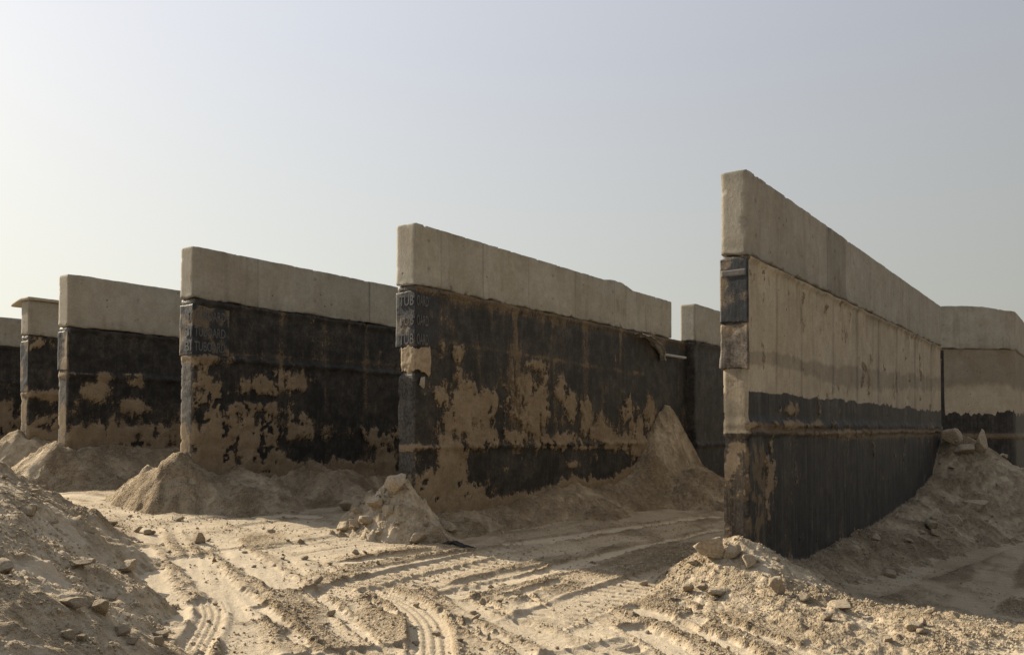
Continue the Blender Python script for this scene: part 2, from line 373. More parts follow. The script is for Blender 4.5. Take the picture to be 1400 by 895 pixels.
def m_rbank(x, y):
    z = bank(R_, [(1022, 772), (1045, 770), (1100, 768), (1140, 748), (1200, 716), (1250, 680), (1284, 640)], .50, x, y, .2, 13.8, .55)
    return np.maximum(z, np.maximum(cone(x, y, (11.35, 20.9), 1.56, .74, .2), cone(x, y, (12.7, 20.4), .55, .40, .5)))
def m_w2end(x, y):
    a = ptz(W2, -.12, .16); z = cone(x, y, a, .95, 1.2, .08, 2.0, math.radians(145))
    b = px_ground(505, 722)[:2]; return np.maximum(z, cone(x, y, b, base(b[0], b[1])+.16, .40, .3, 1.3))
def m_w2bank(x, y): return bank(W2, [(560, 700), (600, 704), (640, 697), (680, 692), (725, 682), (750, 670), (783, 660), (807, 666), (836, 662), (857, 650), (900, 640)], .62, x, y, .1, 9.9)
def m_w2pile(x, y):
    s, z = W2.hit(912, 561); a = ptz(W2, s, -.02); q = cone(x, y, a, z+.08, 2.1, .14, 2.3, math.radians(234.5))
    return np.maximum(q, cone(x, y, ptz(W2, s-.35, -.4), z-1.15, .6, .3))
def endbank(W, apex, px, slope, sl2, ext, s1):
    r = ray(*apex); a = ptz(W, -.1, W.th*.5); k = (a[1]-EYE[1])/r[1]; za = EYE[2]+r[2]*k
    def f(x, y):
        z = cone(x, y, a, za, sl2, .09, ext, math.radians(145)); z = np.maximum(z, cone(x, y, ptz(W, .9, -.05), za-.30, .62, .3, 1.)); z = np.maximum(z, cone(x, y, ptz(W, 2.6, -.02), za-.34, .62, .4, 1.)); return np.maximum(z, bank(W, px, slope, x, y, .0, s1))
    return f
m_w3 = endbank(W3, (252, 620), [(262, 638), (300, 650), (380, 648), (480, 645), (500, 655), (540, 650)], .85, 1.12, 2.2, 9.5)
m_w4 = endbank(W4, (85, 602), [(92, 612), (130, 614), (180, 614), (240, 614)], .85, 1.12, 2.2, 9.5)
m_w5 = endbank(W5, (30, 590), [(45, 600), (82, 602)], .85, 1.12, 2.2, 9.5)
m_w6 = endbank(W6, (-40, 585), [(0, 598), (30, 600)], .5, .6, 1.3, 9.5)
def m_w2b(x, y): return bank(W2b, [(950, 664), (985, 660)], .5, x, y, 0, 6.5)
MOUNDS = [m_heap, m_rend, m_rbank, m_w2end, m_w2bank, m_w2pile, m_w3, m_w4, m_w5, m_w6, m_w2b]
MSEED = [200+20*i for i in range(len(MOUNDS))]; MK = [.9, .6, .9, 1.5, .8, 1.1, 1.15, 1.1, 1.1, 1.1, .5]
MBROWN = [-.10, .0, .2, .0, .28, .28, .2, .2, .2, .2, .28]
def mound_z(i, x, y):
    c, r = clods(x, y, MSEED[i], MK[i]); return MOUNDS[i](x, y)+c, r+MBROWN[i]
def surface(x, y):
    z = base(x, y)+detail(x, y)[0]
    for i in range(len(MOUNDS)): z = np.maximum(z, mound_z(i, x, y)[0])
    return z

# ------------------------------------------------------------------ ground sheet
def spaced(*parts):
    out = []
    for a, b, st in parts: out.append(np.arange(a, b, st))
    return np.concatenate(out)
gx = np.concatenate([-np.geomspace(900, 16, 34), spaced((-15, -6, .14), (-6, -4.6, .03), (-4.6, 4.6, .016), (4.6, 6, .03), (6, 14, .08)), np.geomspace(14, 900, 34)])
gy = np.concatenate([-np.geomspace(600, 3, 24), spaced((-2, 5.2, .2), (5.2, 9.2, .017), (9.2, 12, .024), (12, 16, .045), (16, 28, .12)), np.geomspace(28, 1200, 40)])
X, Y = np.meshgrid(gx, gy, indexing='ij'); x = X.ravel(); y = Y.ravel()
dz, rg = detail(x, y)
far = ss(60, 25, np.hypot(x, y))
V = np.stack([x, y, base(x, y)+dz*far], 1)
g = mesh('ground', V, gridfaces(len(gx), len(gy)), M_SAND, {'rough': rg}); g['kind'] = 'structure'

def mound(i, name, label, box, step, cat='sand mound'):
    x0, x1, y0, y1 = box; ax = np.arange(x0, x1, step); ay = np.arange(y0, y1, step)
    X, Y = np.meshgrid(ax, ay, indexing='ij'); x = X.ravel(); y = Y.ravel(); z, r = mound_z(i, x, y); b = base(x, y)
    keep = z > b-.22
    fc = gridfaces(len(ax), len(ay)); fc = fc[keep[fc].all(1)]
    used = np.unique(fc); mp = -np.ones(len(x), int); mp[used] = np.arange(len(used))
    c = np.array([x[used].mean(), y[used].mean(), b[used].min()])
    o = mesh(name, np.stack([x, y, z], 1)[used]-c, mp[fc], M_SAND, {'rough': r[used]}); o.location = c
    return tag(o, label, cat)
mound(0, 'spoil_heap', 'big crumbly sand heap filling the lower left corner beside the ruts', (-11, -1.6, 3.2, 13.5), .028, 'sand heap')
mound(1, 'sand_mound', 'sunlit low mound of loose sand and stones at the foot of the tallest wall', (.6, 6.5, 6, 11.2), .022)
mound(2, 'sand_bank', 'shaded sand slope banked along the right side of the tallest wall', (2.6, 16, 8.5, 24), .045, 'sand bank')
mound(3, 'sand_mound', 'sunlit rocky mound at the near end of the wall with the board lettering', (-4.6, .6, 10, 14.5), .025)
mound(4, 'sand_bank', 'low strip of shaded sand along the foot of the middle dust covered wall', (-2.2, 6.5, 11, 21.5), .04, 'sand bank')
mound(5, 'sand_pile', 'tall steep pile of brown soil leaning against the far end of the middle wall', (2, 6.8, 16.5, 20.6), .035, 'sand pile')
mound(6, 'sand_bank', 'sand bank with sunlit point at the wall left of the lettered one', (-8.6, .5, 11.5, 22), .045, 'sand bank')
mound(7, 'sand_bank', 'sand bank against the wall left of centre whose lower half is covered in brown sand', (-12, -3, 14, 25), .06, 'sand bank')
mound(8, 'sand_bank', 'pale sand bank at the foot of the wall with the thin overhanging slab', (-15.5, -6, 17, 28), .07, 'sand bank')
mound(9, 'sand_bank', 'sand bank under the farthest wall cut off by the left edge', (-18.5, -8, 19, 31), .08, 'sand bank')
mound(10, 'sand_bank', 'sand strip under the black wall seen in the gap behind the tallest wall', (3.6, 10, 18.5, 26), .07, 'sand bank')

# ------------------------------------------------------------------ wall meshes
def axis(a, b, st, extra=None):
    n = max(2, int(round((b-a)/st))+1); return np.linspace(a, b, n)
def box_grid(S, T, Z):
    """six gridded faces sharing the same edge stations; returns verts (s,t,z) and faces"""
    Vs = []; Fs = []; off = 0
    def add(A, B, mk, flip):
        nonlocal off
        a, b = np.meshgrid(A, B, indexing='ij'); P = mk(a.ravel(), b.ravel()); Vs.append(P); Fs.append(gridfaces(len(A), len(B), off, flip)); off += len(P)
    c = lambda v, k: np.full(v.shape, k)
    add(S, Z, lambda a, b: np.stack([a, c(a, T[0]), b], 1), False)
    add(S, Z, lambda a, b: np.stack([a, c(a, T[-1]), b], 1), True)
    add(T, Z, lambda a, b: np.stack([c(a, S[0]), a, b], 1), True)
    add(T, Z, lambda a, b: np.stack([c(a, S[-1]), a, b], 1), False)
    add(S, T, lambda a, b: np.stack([a, b, c(a, Z[-1])], 1), False)
    add(S, T, lambda a, b: np.stack([a, b, c(a, Z[0])], 1), True)
    return np.vstack(Vs), np.vstack(Fs)
def weld(V, Fc):
    k = np.round(V*5000).astype(np.int64); _, idx, inv = np.unique(k, axis=0, return_index=True, return_inverse=True)
    return V[idx], inv.ravel()[Fc]
def chip(P, lo, hi, amp, seed, pw=2.6, base_r=.008):
    """worn edges: pull material in near each box edge by a noise-driven radius"""
    Q = P.copy(); D = []
    for a in range(3):
        dl = P[:, a]-lo[a]; dh = hi[a]-P[:, a]; D.append((np.minimum(dl, dh), np.where(dl < dh, 1., -1.)))
    for a, b, c in ((0, 1, 2), (0, 2, 1), (1, 2, 0)):
        w = fbm(P[:, c]*9+seed, P[:, a]*4+P[:, b]*4, 4, seed+a*7+b, .65); r = base_r+amp*.8*np.clip((w-.5)*3.4, 0, 1.6)**pw
        e = np.clip(r-(D[a][0]+D[b][0]), 0, None)
        Q[:, a] += D[a][1]*e*.5; Q[:, b] += D[b][1]*e*.5
    return Q
def field(px, py, blobs):
    f = np.full(px.shape, -1.)
    for bl in blobs:
        if len(bl) == 4:
            x, y, rx, ry = bl; v = 1-np.hypot((px-x)/rx, (py-y)/ry)
        else:
            x0, y0, x1, y1, hw, _ = bl; yy = y0+(y1-y0)*(px-x0)/(x1-x0); v = np.where((px > min(x0, x1)-4) & (px < max(x0, x1)+4), .35-1.35*abs(py-yy)/hw, -1.)
        f = np.maximum(f, v)
    return f
def prism_wall(W, root, z0, z1, t0, t1, s0, s1, step, mat, name, seed, paint=None, shape=None, amp=.05, zstep=None):
    S = axis(s0, s1, step); T = axis(t0, t1, .045); Z = axis(z0, z1, zstep or step)
    P, Fc = box_grid(S, T, Z); P, Fc = weld(P, Fc)
    lo = np.array([s0, t0, z0]); hi = np.array([s1, t1, z1])
    w = W.world(P[:, 0], P[:, 1], P[:, 2]); px, py = project(w)
    face = P[:, 1] < t0+1e-4; end = P[:, 0] < s0+1e-4
    at = {'tone': np.zeros(len(P)), 'dust': np.zeros(len(P)), 'film': np.zeros(len(P)), 'conc': np.zeros(len(P)), 'grey': np.zeros(len(P)), 'streak': np.zeros(len(P))}
    if paint: paint(P, px, py, face, end, at)
    Q = chip(P, lo, hi, amp, seed)
    Q[:, 1] += (fbm(P[:, 0]*1.2, P[:, 2]*1.2, 3, seed+3)-.5)*.012
    edge = np.minimum(np.minimum(P[:, 2]-z0, z1-P[:, 2]), np.minimum(P[:, 0]-s0, s1-P[:, 0])); ew = ss(0, .05, edge)
    cake = ss(.46, .62, at['dust'])*(.008+.045*fbm(P[:, 0]*6, P[:, 2]*6, 3, seed+8))
    Q[:, 1] -= np.where(face, cake*ew, 0)
    if shape: shape(P, Q, px, py, face, end, at)
    return mesh(name, Q, Fc, mat, at, root)

def std_noise(P, seed):
    c = P[:, 0]+P[:, 1]*1.3
    n = fbm(c*2.6, P[:, 2]*1.9, 5, seed, .58); v = fbm(c*7.5, P[:, 2]*1.1, 4, seed+40, .6); e = fbm(c*15, P[:, 2]*10, 4, seed+80, .62); w = fbm(c*5, P[:, 2]*5, 4, seed+90, .6)
    return (n-.5)*1.1+(v-.5)*.9+(e-.5)*.7+(w-.5)*1.0, n, v
def streaks(P, seed, sp, ph=0.):
    """drips of dust below formwork joints"""
    s = P[:, 0]+ph+(fbm(P[:, 2]*.8, P[:, 0]*.3, 2, seed)-.5)*.1; k = np.floor(s/sp); d = abs(s/sp-k-.5)*sp
    wd = .03+.13*n2(k*3.1, k*1.7, seed); st = .35+.65*n2(k*7.7, k*.7, seed+2)
    return np.exp(-(d/wd)**2)*st

def make_body_paint(W, blobs, end_blobs, seed, bankfn, filmlev, sp, conc_line=None, extra=None, lines=(), end_film=.5, black=(), streak=.25, footh=.16, lowbias=.3):
    def paint(P, px, py, face, end, at):
        nz, n, v = std_noise(P, seed)
        f = field(px, py, blobs); fe = field(px, py, end_blobs)
        w = W.world(P[:, 0], np.full(len(P), -.06), P[:, 2]); gz = np.maximum(base(w[:, 0], w[:, 1]), bankfn(w[:, 0], w[:, 1]))
        foot = np.clip(1-(P[:, 2]-gz-.02)/footh, -1, 1.2)
        ff = np.maximum(np.maximum(f, -.85), foot)
        if black: ff = ff-1.0*np.clip(field(px, py, black)+.5, 0, 1.2)
        lowb = ss(1.5, .1, P[:, 2]-gz)*lowbias; hl = fbm((P[:, 0]+P[:, 1])*4.6, P[:, 2]*3.6, 5, seed+120, .66); hm = ss(.30, .6, fbm(P[:, 0]*.9, P[:, 2]*1.3, 3, seed+124))
        d = np.minimum(.5+.40*(ff+lowb)+nz*.62, 1.0)-.75*ss(.58, .68, hl)*hm*ss(.05, .3, P[:, 2]-gz)
        de = .5+.42*np.maximum(np.maximum(fe, -.8), foot)+nz*.5
        at['dust'][:] = np.where(face, d, np.where(end, de, .3+nz*.5))
        fl = filmlev*1.1*ss(.35, .8, n)+.5*streaks(P, seed, sp)*ss(.35, .65, v)*ss(.3, .6, fbm(P[:, 0]*1.3, P[:, 2]*1.3, 3, seed+55))
        at['film'][:] = np.where(face, fl, np.where(end, .45*n, .3)); at['grey'][:] = np.where(end, end_film, .15*ss(.45, .7, n)); at['streak'][:] = streak
        for (x0, y0, x1, y1, hw) in lines:
            yy = y0+(y1-y0)*(px-x0)/(x1-x0)
            at['film'][:] += np.where(face & (px > x0) & (px < x1), np.exp(-((py-yy+(v-.5)*6)/hw)**2)*.45*(n+v), 0)
        if conc_line: conc_line(P, px, py, face, end, at, n, v)
        if extra: extra(P, px, py, face, end, at, n, v)
    return paint
def cap_paint(panels, seed, W, foot=None):
    def paint(P, px, py, face, end, at):
        t = np.zeros(len(P))
        k = np.searchsorted(panels, P[:, 0]); t = (n2(k*3.3, k*1.9, seed)-.5)*.14
        st = fbm(P[:, 0]*9, P[:, 2]*.7, 4, seed+1, .6); t = t-.17*ss(.56, .74, st)*ss(.35, .7, fbm(P[:, 0]*1.4, P[:, 2]*1.4, 3, seed+4))
        z0 = P[:, 2].min(); low = ss(.22, .0, P[:, 2]-z0-(fbm(P[:, 0]*4, P[:, 0]*0, 3, seed+6)-.5)*.2); t = t-.16*low
        zt = P[:, 2].max()
        hs = np.maximum(np.exp(-(((P[:, 0] % 1.2)-.3)**2+(P[:, 2]-z0-.28)**2)/.0007), np.exp(-(((P[:, 0] % 1.2)-.3)**2+(P[:, 2]-z0-.72)**2)/.0007)); t = t-np.where(face, .55*hs*(n2(np.floor(P[:, 0]/1.2)*5.3, P[:, 0]*0+z0, seed) > .35), 0)
        t = t-.22*ss(.25, 0, zt-P[:, 2]+(st-.5)*.5)*ss(.5, .65, st)
        t = t-.08*end  # near end coloured darker to offset the grazing sun on it
        at['tone'][:] = t; at['dust'][:] = .12+.32*low*fbm(P[:, 0]*5, P[:, 2]*5, 3, seed+9)
    return paint
def cap_shape(panels, seed, topfn=None, rough=.02, face_out=True):
    def shape(P, Q, px, py, face, end, at):
        for s in panels:
            g = np.exp(-((P[:, 0]-s)/.010)**2); Q[:, 1] += np.where(face, g*.012, 0); at['tone'][:] -= np.where(face, g*.35, 0)
        zb = P[:, 2].min(); zt = P[:, 2].max(); h = (P[:, 2]-zb)/(zt-zb)
        rag = (fbm(P[:, 0]*3.5, P[:, 1]*3.5, 4, seed, .65)-.5)
        Q[:, 2] += (1-h)**3*rag*.09                      # ragged lower edge
        Q[:, 2] += h**4*(fbm(P[:, 0]*2.5, P[:, 0]*0, 4, seed+5, .65)-.5)*.022
        if topfn: Q[:, 2] += h**4*topfn(P[:, 0])
        lip = np.exp(-((P[:, 2]-zb)/.05)**2); Q[:, 1] -= np.where(face, lip*(.006+.14*np.clip(fbm(P[:, 0]*7, P[:, 2]*12, 4, seed+7, .7)-.45, 0, 1)), 0)
        Q[:, 0] -= np.where(end, lip*.05*np.clip(fbm(P[:, 1]*9, P[:, 2]*9, 3, seed+2)-.3, 0, 1), 0)
    return shape
def ledge_shape(zs, seed, out=.035, notch=None, extra=None):
    def shape(P, Q, px, py, face, end, at):
        for zl, w in zs:
            r = fbm(P[:, 0]*2.5, P[:, 2]*0+seed, 4, seed, .6); z = zl+(r-.5)*.08
            b = np.exp(-((P[:, 2]-z)/w)**2)*(.3+1.3*fbm(P[:, 0]*6, P[:, 2]*6, 3, seed+4))
            Q[:, 1] -= np.where(face, b*out, 0); Q[:, 0] -= np.where(end, b*out*.35, 0)
        rag = (fbm(P[:, 2]*7, P[:, 1]*4+seed, 4, seed+9, .7)-.5)
        nearend = ss(.5, 0, P[:, 0]); Q[:, 0] += np.where(end, np.clip(rag, -.05, .3)*.02, 0)
        k = ss(.22, 0, P[:, 0])*ss(.1, .36, P[:, 1]); Q[:, 1] -= k*np.clip(rag-.06, 0, 1)*.12
        if notch:
            for zc, hw, dep in notch:
                m = np.exp(-((P[:, 2]-zc)/hw)**2)*ss(.45, .05, P[:, 0])*ss(.05, .36, P[:, 1]); Q[:, 1] -= m*dep
        if extra: extra(P, Q, px, py, face, end, at)
    return shape
def zpx(W, x, y): return W.hit(x, y)[1]
def spx(W, x, y=450): return W.hit(x, y)[0]

# ---- text made into thin raised letters
def lettering(word, height, width, depth=.002):
    cu = bpy.data.curves.new('lettering', 'FONT'); cu.body = word; cu.extrude = .012; cu.resolution_u = 3; cu.offset = .012
    o = bpy.data.objects.new('lettering', cu); COL.objects.link(o); dg = bpy.context.evaluated_depsgraph_get(); dg.update()
    me = bpy.data.meshes.new_from_object(o.evaluated_get(dg)); bpy.data.objects.remove(o); bpy.data.curves.remove(cu)
    n = len(me.vertices); v = np.empty(n*3, np.float32); me.vertices.foreach_get('co', v); v = v.reshape(-1, 3)
    v[:, 0] = (v[:, 0]-v[:, 0].min())/np.ptp(v[:, 0])*width; v[:, 1] = (v[:, 1]-v[:, 1].min())/np.ptp(v[:, 1])*height; v[:, 2] = v[:, 2]/.012*depth
    fs = [tuple(p.vertices) for p in me.polygons]; bpy.data.meshes.remove(me); return v, fs
def merge_poly(name, parts, mat, parent):
    V = []; Fs = []
    for v, f in parts:
        k = len(V); V += [tuple(map(float, q)) for q in v]; Fs += [tuple(i+k for i in q) for q in f]
    me = bpy.data.meshes.new(name); me.from_pydata(V, [], Fs); me.materials.append(mat); o = bpy.data.objects.new(name, me); COL.objects.link(o); o.parent = parent; return o
def board_wrap(root, W, z0, z1, run, off, seed, mat, left_run=.25, dustlev=.1, wr=1., path=None, rag=.05, name='protection_board'):
    """sheet wrapped round the near end: left side, end, right face"""
    th = W.th; o = off
    path = path or [(left_run, th+o), (-o, th+o), (-o, -o), (run, -o)]
    pts = []; 
    for a, b in zip(path[:-1], path[1:]):
        n = max(2, int(np.hypot(b[0]-a[0], b[1]-a[1])/.015)); 
        for k in range(n): pts.append((a[0]+(b[0]-a[0])*k/n, a[1]+(b[1]-a[1])*k/n))
    pts.append(path[-1]); pts = np.array(pts); zz = axis(z0, z1, .015); n, m = len(pts), len(zz)
    cen = np.array([.6, th/2]); nrm = np.zeros_like(pts)
    nrm[:, 1] = np.where(pts[:, 1] > th, 1, np.where(pts[:, 1] < -o+1e-6, -1, 0)); nrm[:, 0] = np.where(pts[:, 0] < -o+1e-6, -1, 0)
    A, B = np.meshgrid(np.arange(n), zz, indexing='ij'); a = A.ravel(); b = B.ravel()
    wv = (fbm(a*.06, b*4, 4, seed)-.45)*.02*wr
    edge = ss(0, 1, np.abs(b-(z0+z1)/2)/((z1-z0)/2))
    b2 = b+edge**6*np.sign(b-(z0+z1)/2)*(fbm(a*.09, b*0+seed, 4, seed+2, .6)-.5)*rag
    outer = np.stack([pts[a, 0]+nrm[a, 0]*(wv+.004), pts[a, 1]+nrm[a, 1]*(wv+.004), b2], 1); inner = np.stack([pts[a, 0]-nrm[a, 0]*.006, pts[a, 1]-nrm[a, 1]*.006, b2], 1)
    fo = gridfaces(n, m, 0, False); fi = gridfaces(n, m, n*m, True)
    rim = []
    idx = lambda i, j: i*m+j
    loop = [idx(i, 0) for i in range(n)]+[idx(n-1, j) for j in range(1, m)]+[idx(i, m-1) for i in range(n-2, -1, -1)]+[idx(0, j) for j in range(m-2, 0, -1)]
    for p, q in zip(loop, loop[1:]+loop[:1]): rim.append((q, p, p+n*m, q+n*m))
    V = np.vstack([outer, inner]); Fc = np.vstack([fo, fi, np.array(rim)])
    du = dustlev+.5*np.tile(ss(.45, .75, fbm(a*.05, b*3, 4, seed+6)), 2)
    return mesh(name, V, Fc, mat, {'dust': du}, root)
def board_text(root, W, rows, hgt, off, end_word, side_word, end_w, side_w, gap=.012):
    parts = []; o = off+.013
    for z in rows:
        v, f = lettering(end_word, hgt, end_w)
        parts.append((np.stack([-o-v[:, 2], (end_w+gap)-v[:, 0], z+v[:, 1]], 1), f))
        v, f = lettering(side_word, hgt, side_w)
        parts.append((np.stack([gap*1.2+v[:, 0], -o-v[:, 2], z+v[:, 1]], 1), f))
    return [merge_poly('lettering', [q], M_TEXT, root) for q in parts]

def lump(name, c, r, mat, parent, seed, sub=3, sq=(1, 1, 1), rz=0., flat=6):
    V, Fc = rock_mesh(seed, sub, flat); V = V*np.array(sq)*r; ca, sa = math.cos(rz), math.sin(rz)
    V = np.stack([V[:, 0]*ca-V[:, 1]*sa, V[:, 0]*sa+V[:, 1]*ca, V[:, 2]], 1)+np.array(c); return mesh(name, V, Fc, mat, None, parent, smooth=True)
def ico(sub):
    import bmesh
    bm = bmesh.new(); bmesh.ops.create_icosphere(bm, subdivisions=sub, radius=1); V = np.array([v.co[:] for v in bm.verts]); Fc = np.array([[v.index for v in f.verts] for f in bm.faces]); bm.free(); return V, Fc
ICO = {k: ico(k) for k in (1, 2, 3, 4)}
def rock_mesh(seed, sub=3, flat=7):
    V, Fc = ICO[sub]; V = V.copy(); r = np.random.default_rng(seed)
    for _ in range(flat):
        d = r.normal(size=3); d /= np.linalg.norm(d); k = r.uniform(.35, .75); e = V@d; V = V-np.outer(np.clip(e-k, 0, None), d)*.97
    n = fbm(V[:, 0]*2.3+seed, V[:, 1]*2.3+V[:, 2]*1.7, 4, seed)-.5; n_ = fbm(V[:, 0]*7+V[:, 2]*5, V[:, 1]*7-V[:, 2]*4, 3, seed+3)-.5
    return V*(1+.22*n+.12*n_)[:, None]*1.22, Fc

GRP = 'retaining wall fins standing in a row'
def wall_root(W, label, name='concrete_wall'):
    return thing(name, label, 'wall', (*W.P0[:2], 0), W.rz, GRP)

# ================= tallest wall on the right
r = wall_root(R_, 'tallest nearest wall on the right, upper half bare concrete, lower half black')
zc = zpx(R_, 1021, 347); pan = [spx(R_, q) for q in (1100, 1131, 1156, 1240)]
def rcap(P, px, py, face, end, at):
    cap_paint(pan, 61, R_)(P, px, py, face, end, at); at['tone'][:] -= np.where(face & (P[:, 0] > pan[1]) & (P[:, 0] < pan[2]), .20, 0)
prism_wall(R_, r, zc, TOP, -.010, .325, -.012, 13.8, .024, M_CONC, 'concrete_cap', 61, rcap, cap_shape(pan, 62, None), .07)
zb = zpx(R_, 1025, 535)
def rconc(P, px, py, face, end, at, n, v):
    ln = 535+(px-1025)*(562-535)/263.; jag = (fbm(P[:, 0]*2.2, P[:, 0]*0, 3, 5)-.5)*8+(fbm(P[:, 0]*5, P[:, 2]*5, 4, 7, .7)-.5)*7
    at['conc'][:] = np.where(face, .5+(ln-py+jag)/14, at['conc'])
    at['conc'][:] = np.where(end, .5+np.minimum(zpx(R_, 1021, 503)-P[:, 2], P[:, 2]-zpx(R_, 1021, 592))*8, at['conc'])
    at['conc'][:] = np.where(~face & ~end, .9, at['conc'])
    # wavy damp band and drips in the middle panel
    mid = np.interp(px, [1020, 1060, 1090, 1140, 1200, 1240, 1290], [492, 490, 497, 512, 520, 522, 524]); hw = np.interp(px, [1020, 1100, 1150, 1200, 1290], [8, 10, 15, 13, 9])
    w = (fbm(P[:, 0]*3, P[:, 2]*3, 4, 91)-.5)*18
    at['tone'][:] += np.where(face, -.27*ss(hw*1.15, hw*.75, abs(py-mid+w)), 0)
    sk = fbm(P[:, 0]*5.5, P[:, 2]*.8, 4, 93, .62); top = ss(0, 1, (P[:, 2]-zb)/(zc-zb))
    at['tone'][:] -= np.where(face, .17*ss(.52, .74, sk)*(.2+.8*top), 0)
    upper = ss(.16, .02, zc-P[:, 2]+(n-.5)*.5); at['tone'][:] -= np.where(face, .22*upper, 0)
    for q in (1062, 1096, 1139, 1172, 1201, 1226, 1251, 1273):
        d = px-q; at['tone'][:] -= np.where(face & (py < 560), .28*np.exp(-(d/1.3)**2), 0)
    at['tone'][:] += np.where(face, .10*ss(.4, .7, n), 0)
    lg = np.exp(-((py-np.interp(px, [1020, 1150, 1288], [583, 594, 590]))/7)**2); at['film'][:] += np.where(face, lg*1.1, 0)
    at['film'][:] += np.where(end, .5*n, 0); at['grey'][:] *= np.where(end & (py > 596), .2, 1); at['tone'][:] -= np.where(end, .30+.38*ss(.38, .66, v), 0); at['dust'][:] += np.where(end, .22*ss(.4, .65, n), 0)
    nc = ss(1.1, .1, P[:, 0])*ss(595, 620, py); mo = fbm(P[:, 0]*7+P[:, 2]*3, P[:, 2]*4-P[:, 0]*3, 4, 95, .6); at['film'][:] += np.where(face, nc*1.5*ss(.45, .7, mo), 0)
    vt = ss(.60, .78, fbm(P[:, 0]*11, P[:, 2]*.5, 3, 97)); at['film'][:] += np.where(face & (py > 600), .35*vt, 0)
bl = [(1052, 648, 7, 36), (1080, 560, 10, 7), (1060, 580, 60, 5), (1140, 592, 40, 4)]
eb = [(1003, 610, 12, 8), (1000, 636, 9, 20)]
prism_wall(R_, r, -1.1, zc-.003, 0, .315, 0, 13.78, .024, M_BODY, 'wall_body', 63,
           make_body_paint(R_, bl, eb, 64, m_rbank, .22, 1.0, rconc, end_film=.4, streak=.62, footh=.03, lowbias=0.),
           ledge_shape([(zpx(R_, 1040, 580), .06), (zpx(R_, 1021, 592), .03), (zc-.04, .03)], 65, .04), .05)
z1, z0 = zpx(R_, 1021, 350), zpx(R_, 1021, 503)
pb = board_wrap(r, R_, zpx(R_, 1021, 440), z1, .012, .014, 66, M_BOARD, .3, .12, .4)
V, Fc = weld(*box_grid(axis(-.006, .004, .01), axis(0., .318, .02), axis(zpx(R_, 1021, 376), zpx(R_, 1021, 367), .02)))
V[:, 0] += (fbm(V[:, 1]*6, V[:, 2]*6, 2, 5)-.5)*.004-.0215; mesh('tape', V, Fc, M_TAPE, None, pb)
pw = board_wrap(r, R_, z0, zpx(R_, 1021, 441), .010, .012, 67, M_BOARDG, .3, .45, 1.9); pw.name = 'crumpled_board'; pw['label'] = 'crumpled silvery grey lower half of the end board'

# ================= middle wall with lettering
r = wall_root(W2, 'middle wall with raised letters on black board at its near end and sand caked face')
zc = zpx(W2, 568, 388); pan = [spx(W2, q) for q in (603, 660, 722, 786, 840)]
def w2top(s):
    px = np.interp(s, [0, W2.L], [568, 917]); sv = [spx(W2, q) for q in (825, 838, 850, 866, 917)]
    return np.interp(s, sv, [0, .06, .05, -.05, -.04])
prism_wall(W2, r, zc, TOP, -.012, .385, -.02, 9.3, .025, M_CONC, 'concrete_cap', 71, cap_paint(pan, 71, W2), cap_shape(pan, 72, w2top), .09)
bl = [(628, 560, 32, 36), (661, 551, 34, 22), (729, 558, 22, 48), (626, 477, 10, 13), (734, 499, 14, 8), (600, 545, 12, 14), (560, 610, 868, 612, 8, 0),
      (618, 640, 26, 44), (588, 665, 26, 30), (575, 630, 10, 16), (640, 672, 30, 22), (610, 690, 45, 18), (768, 532, 9, 16), (780, 552, 9, 18), (799, 573, 9, 24), (824, 592, 18, 16), (857, 565, 9, 20), (888, 556, 7, 22), (845, 600, 22, 14),
      (813, 627, 9, 8), (783, 635, 12, 5), (876, 600, 18, 40), (700, 598, 40, 12), (760, 600, 30, 8), (690, 640, 14, 8), (655, 600, 26, 14)]
bk = [(760, 455, 60, 30), (690, 640, 45, 26), (740, 645, 60, 22), (820, 635, 30, 16), (645, 440, 30, 24), (590, 560, 8, 20), (583, 625, 16, 10), (600, 505, 10, 10), (905, 500, 40, 50), (690, 465, 30, 20)]
eb = [(552, 500, 24, 6), (560, 612, 30, 5), (560, 655, 4, 20)]
def w2x(P, px, py, face, end, at, n, v):
    for q, w, a in ((704, 12, .8), (655, 5, .5), (757, 6, .6), (800, 6, .6), (622, 5, .4), (848, 5, .5), (742, 4, .4)):
        at['film'][:] += np.where(face & (py < 620), .95*a*np.exp(-((px-q+(n-.5)*8)/w)**2)*ss(.3, .6, v), 0)
    tp = ss(.35, 0, zc-P[:, 2]); at['film'][:] += np.where(face, .65*tp, 0)
zn = zpx(W2, 566, 498)
def w2s(P, Q, px, py, face, end, at):
    m = ss(zn-.2, zn-.12, P[:, 2])*ss(zn+.28, zn+.2, P[:, 2])*ss(.40, .1, P[:, 0])
    Q[:, 1] += m*.02*ss(.2, 0, P[:, 1]); Q[:, 0] += np.where(end, m*.03, 0)
    for q, d in ((603, .01), (660, .01), (722, .01), (786, .01)):
        pass
prism_wall(W2, r, -.8, zc-.003, 0, .36, 0, 10.35, .024, M_BODY, 'wall_body', 73,
           make_body_paint(W2, bl, eb, 74, m_w2bank, .30, .78, None, w2x, [(615, 468, 880, 512, 3), (700, 570, 900, 590, 4)], .45, bk),
           ledge_shape([(zpx(W2, 640, 611), .05), (zc-.06, .05)], 75, .035, [(zn, .13, .17), (zpx(W2, 560, 620), .3, .03)], w2s), .06)
z0, z1 = zpx(W2, 568, 473), zpx(W2, 568, 398)
pb = board_wrap(r, W2, z0, z1, spx(W2, 598), .008, 76, M_BOARD, .35, .06, 1.)
hz = .165; rows = [zpx(W2, 568, q) for q in (417, 444, 470)]
board_text(pb, W2, rows, hz, .008, 'ITUB', 'OARD', .33, .27)
